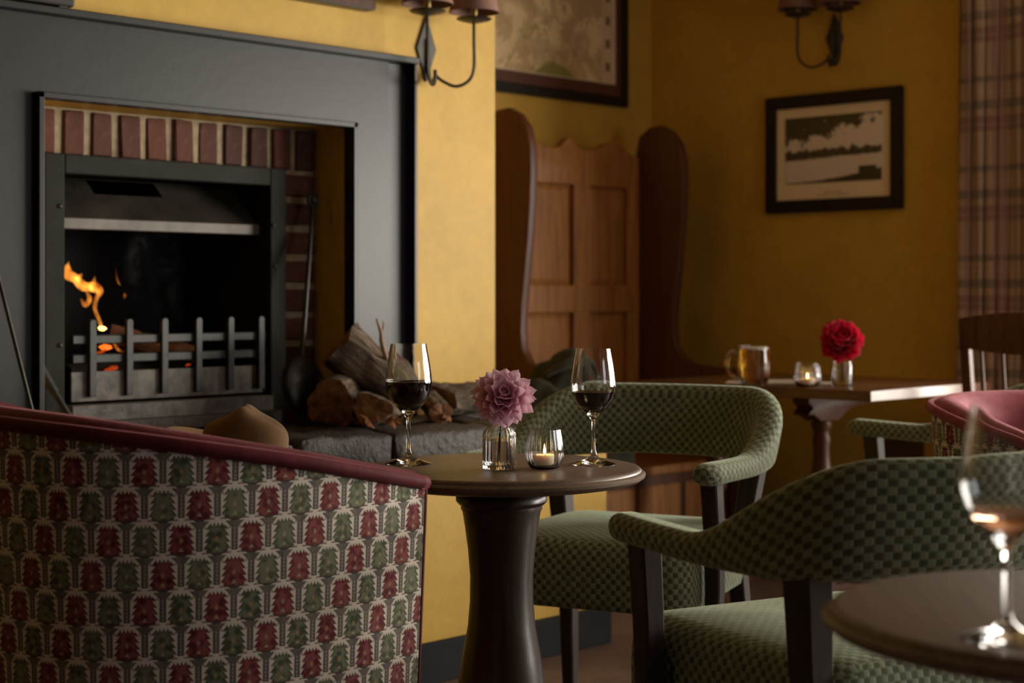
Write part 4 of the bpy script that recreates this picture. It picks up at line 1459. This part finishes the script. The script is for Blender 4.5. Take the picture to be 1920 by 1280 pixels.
# fire irons leaning on the left of the surround
def rod(name, label, p0, p1, r_, tipr, mt='iron'):
    t = thing(name, label, 'fire iron', p0)
    v = Vector(p1) - Vector(p0)
    ob('shaft', tube([Vector((0, 0, 0)), v*.5, v], r_, 8), M[mt], t, smooth=60)
    ob('tip', tube([Vector((0, 0, 0)) - v.normalized()*0, v.normalized()*.03], [tipr*.5, tipr], 8), M[mt], t, smooth=60)
    ob('grip', tube([v - v.normalized()*.10, v], [r_*1.3, r_*1.7], 8), M[mt], t, smooth=60)
    return t
xa, da = onY(74, 3.62); xb, db = onY(-25, 3.70)
zb_ = ZZ(430, db)
rod('poker', 'long thin black poker leaning at the far left of the fireplace', (xa+.004, 3.62, hz+.0), (xb, 3.70, zb_), .0055, .009)
xa, da = onY(150, 3.78); xb, db = onY(80, 3.84)
rod('fire_shovel', 'worn steel bar leaning on the left of the grate', (xa, 3.77, hz+.0), (xb-.01, 3.86, ZZ(675, db)), .009, .012, 'steel')

# ------------------------------------------------------------------ wall sconces
def sconce(label, loc, rz, proto=[None]):
    if proto[0] is None:
        t = thing('wall_sconce', label, 'wall lamp', group='iron wall sconces')
        dia = [(0, -.105), (.042, 0), (0, .105), (-.042, 0)]
        ob('back_plate', prism(dia, -.008, 0, 'y', .002), M['iron'], t, label='diamond shaped iron plate')
        ob('scroll', tube([(0, -.012, .03), (0, -.014, -.04), (0, -.022, -.10), (0, -.036, -.115), (0, -.046, -.10), (0, -.046, -.07)], [.006]*6, 8, 24), M['iron'], t, smooth=180)
        for sg in (-1, 1):
            ar = ob('arm', tube([(0, -.046, -.085), (sg*.02, -.06, -.105), (sg*.055, -.085, -.12), (sg*.088, -.108, -.10), (sg*.10, -.118, -.06), (sg*.10, -.118, .02), (sg*.10, -.118, .085)], .0052, 8, 40), M['iron'], t, smooth=180)
            lc = (sg*.10, -.118, .085)
            ob('drip_pan', lathe([(0, -.004), (.02, -.004), (.05, .004), (.056, .008), (.055, .010), (.02, .0), (0, .0)], 36), M['iron'], t, loc=lc, smooth=40)
            ob('candle_tube', lathe([(0, 0), (.011, 0), (.011, .05), (0, .05)], 16), M['brass'], t, loc=lc, smooth=40)
            b = lathe([(.078, .03), (.079, .03), (.056, .15), (.055, .15)], 40)
            sh = ob('shade', b, M['shade'], t, loc=lc, smooth=40, label='pink brown fabric lamp shade')
            ob('shade_rim', lathe([(.0782, .028), (.0800, .028), (.0795, .034), (.0778, .034)], 40), M['shade'], sh, smooth=40)
        proto[0] = t
    else:
        t = copy_tree(proto[0]); t['label'] = label
    t.location = loc; t.rotation_euler = (0, 0, rz)
    return t
q, d_ = onY(797, YA)
sconce('iron twin arm wall sconce on the bright chimney wall above the surround', (q, YA, ZZ(92, d_)), 0)
y_, d_ = onX(1566, XB)
sconce('iron twin arm wall sconce on the ochre wall above the framed photograph', (XB, y_, ZZ(72, d_)), R(-90))

# ------------------------------------------------------------------ framed pictures
def frame_parts(t, w_, h_, bar, dep, mat):
    for nm, q in (('frame_bar', [(-w_/2, -h_/2), (w_/2, -h_/2), (w_/2-bar, -h_/2+bar), (-w_/2+bar, -h_/2+bar)]), ('frame_bar', [(-w_/2, h_/2), (w_/2, h_/2), (w_/2-bar, h_/2-bar), (-w_/2+bar, h_/2-bar)]), ('frame_bar', [(-w_/2, -h_/2), (-w_/2+bar, -h_/2+bar), (-w_/2+bar, h_/2-bar), (-w_/2, h_/2)]), ('frame_bar', [(w_/2, -h_/2), (w_/2-bar, -h_/2+bar), (w_/2-bar, h_/2-bar), (w_/2, h_/2)])):
        ob(nm, prism(q, -dep, 0, 'y', .004), mat, t)
def sheet(t, name, x0, x1, z0, z1, y, mat, label=None):
    bm = boxm(x0, x1, y, y+.003, z0, z1)
    uvl = bm.loops.layers.uv.new('UVMap')
    for f in bm.faces:
        for lp in f.loops: lp[uvl].uv = ((lp.vert.co.x-x0)/(x1-x0), (lp.vert.co.z-z0)/(z1-z0))
    return ob(name, bm, mat, t, label=label)
ya_, da = onX(1435, XB-.02); yb_, db = onX(1691, XB-.02)
zt = (ZZ(184, da) + ZZ(160, db))/2; zb = (ZZ(401, da) + ZZ(391, db))/2
w_, h_ = ya_-yb_, zt-zb
pic = thing('framed_photograph', 'dark framed landscape photograph of a lake with cream mount', 'picture', (XB-.001, (ya_+yb_)/2, (zt+zb)/2), R(-90))
frame_parts(pic, w_, h_, .052, .024, M['frame_wood'])
sheet(pic, 'mount', -w_/2+.03, w_/2-.03, -h_/2+.03, h_/2-.03, -.010, M['mount'], 'cream mount with a small caption')
sheet(pic, 'photograph', -w_/2+.095, w_/2-.095, -h_/2+.118, h_/2-.092, -.0125, M['photo'], 'black and white lake scene')

xr, dr_ = onY(1177, YR-.02)
zb = ZZ(202, dr_)
mw, mh = 1.12, .86
mp = thing('framed_map', 'large old map in a dark frame above the settle', 'picture', (xr-mw/2, YR-.001, zb+mh/2), 0)
frame_parts(mp, mw, mh, .042, .026, M['frame_wood'])
for q in ([(-mw/2+.042, -mh/2+.042), (mw/2-.042, -mh/2+.042), (mw/2-.075, -mh/2+.092), (-mw/2+.075, -mh/2+.092)], [(-mw/2+.042, mh/2-.042), (mw/2-.042, mh/2-.042), (mw/2-.075, mh/2-.092), (-mw/2+.075, mh/2-.092)], [(mw/2-.042, -mh/2+.042), (mw/2-.075, -mh/2+.092), (mw/2-.075, mh/2-.092), (mw/2-.042, mh/2-.042)], [(-mw/2+.042, -mh/2+.042), (-mw/2+.075, -mh/2+.092), (-mw/2+.075, mh/2-.092), (-mw/2+.042, mh/2-.042)]):
    ob('inner_slip', prism(q, -.018, 0, 'y', .002), M['slip'], mp)
sheet(mp, 'map_sheet', -mw/2+.07, mw/2-.07, -mh/2+.085, mh/2-.085, -.012, M['map'], 'faded map print in browns and greens')

# dark frame above the mantel and box on the shelf
xr, dr_ = onY(706, YA-.05)
tv = thing('wall_screen', 'dark framed panel hanging above the mantel, only its lower edge showing', 'screen', (xr-.45, YA-.001, ZZ(20, dr_)))
ob('casing', boxm(-.45, .45, -.05, 0, .0, .52, .006), M['gloss_black'], tv)
ob('lower_bezel', boxm(-.44, .44, -.058, -.05, .004, .03, .003), M['mahog_dark'], tv)
ob('screen_face', boxm(-.43, .43, -.054, -.05, .035, .50, .002), M['black'], tv)
xr, dr_ = onY(152, SY-.06)
bx = thing('shelf_box', 'low black box on the left end of the mantel shelf', 'box', (xr-.13, SY-.005, ST+.0205))
ob('body', boxm(-.13, .13, -.028, .026, .004, .06, .006), M['gloss_black'], bx)
for sg in (-1, 1): ob('foot', boxm(sg*.10-.012, sg*.10+.012, -.022, .02, 0, .0045), M['black'], bx)

# ------------------------------------------------------------------ curtain
y_a, d_ = onX(1800, XB-.07)
cur = thing('curtain', 'heavy pleated tartan curtain in brown, plum and grey beside the window', 'curtain', (XB-.058, y_a, .02))
rows, uvs = [], []
NC, NR = 150, 26
wid = .40
for r_ in range(NR):
    z = 2.30*r_/(NR-1)
    row, u_ = [], []
    cu = 0
    prev = None
    pinch = 1.0 + .10*(1 - z/2.3)
    for k in range(NC):
        s = k/(NC-1)
        ph_ = s*2*math.pi*8 + .35*math.sin(z*1.3 + s*4)
        amp = .034*(1 + .25*math.sin(s*11))
        yy = -(s*wid) + .018*math.sin(ph_*2) + .02*(1-z/2.3)
        xx = amp*math.sin(ph_) + .006*math.sin(ph_*2.3 + z*2)
        pnt = Vector((xx, yy, z))
        if prev is not None: cu += (pnt-prev).length
        prev = pnt
        row.append(pnt); u_.append((cu, z))
    rows.append(row); uvs.append(u_)
bmc = gridm(rows, uvs=uvs)
ob('cloth', bmc, M['tartan'], cur, smooth=180)
ob('heading', boxm(-.04, .04, -wid-.01, .01, 2.28, 2.33, .006), M['tartan'], cur)
pole = thing('curtain_pole', 'dark iron curtain pole carrying the tartan curtain', 'curtain pole', (XB-.075, y_a-.2, 2.385))
ln = .32
ob('rod', tube([(0, -ln, 0), (0, ln, 0)], .014, 12), M['iron'], pole, smooth=60)
for sg in (-1, 1):
    b = bmesh.new(); bmesh.ops.create_uvsphere(b, u_segments=14, v_segments=8, radius=.026)
    ob('finial', b, M['iron'], pole, loc=(0, sg*ln, 0), smooth=180)
    ob('bracket', boxm(-.006, .073, sg*(ln-.08)-.008, sg*(ln-.08)+.008, -.03, -.012, .003), M['iron'], pole)

# ------------------------------------------------------------------ double socket low on the ochre wall
y_a, d_a = onX(1660, XB); y_b, d_b = onX(1733, XB)
sz = (ZZ(816, d_a) - ZZ(866, d_a)); sw_ = y_a-y_b
so_ = thing('wall_socket', 'dark double power socket on the ochre wall under the long table', 'socket', (XB-.0005, (y_a+y_b)/2, (ZZ(816, d_a)+ZZ(866, d_a))/2), R(-90))
ob('plate', boxm(-sw_/2, sw_/2, -.008, 0, -sz/2, sz/2, .002), M['socket'], so_)
for cx_ in (-.25, .25):
    for dx, dz, ww, hh in ((0, .012, .005, .012), (-.012, -.012, .010, .004), (.012, -.012, .010, .004)):
        ob('slot', boxm(cx_*sw_+dx-ww/2, cx_*sw_+dx+ww/2, -.0086, -.0075, dz-hh/2, dz+hh/2), M['black'], so_)
    ob('switch', boxm(cx_*sw_*.35-.006, cx_*sw_*.35+.006, -.011, -.008, .014, .032, .001), M['socket'], so_)
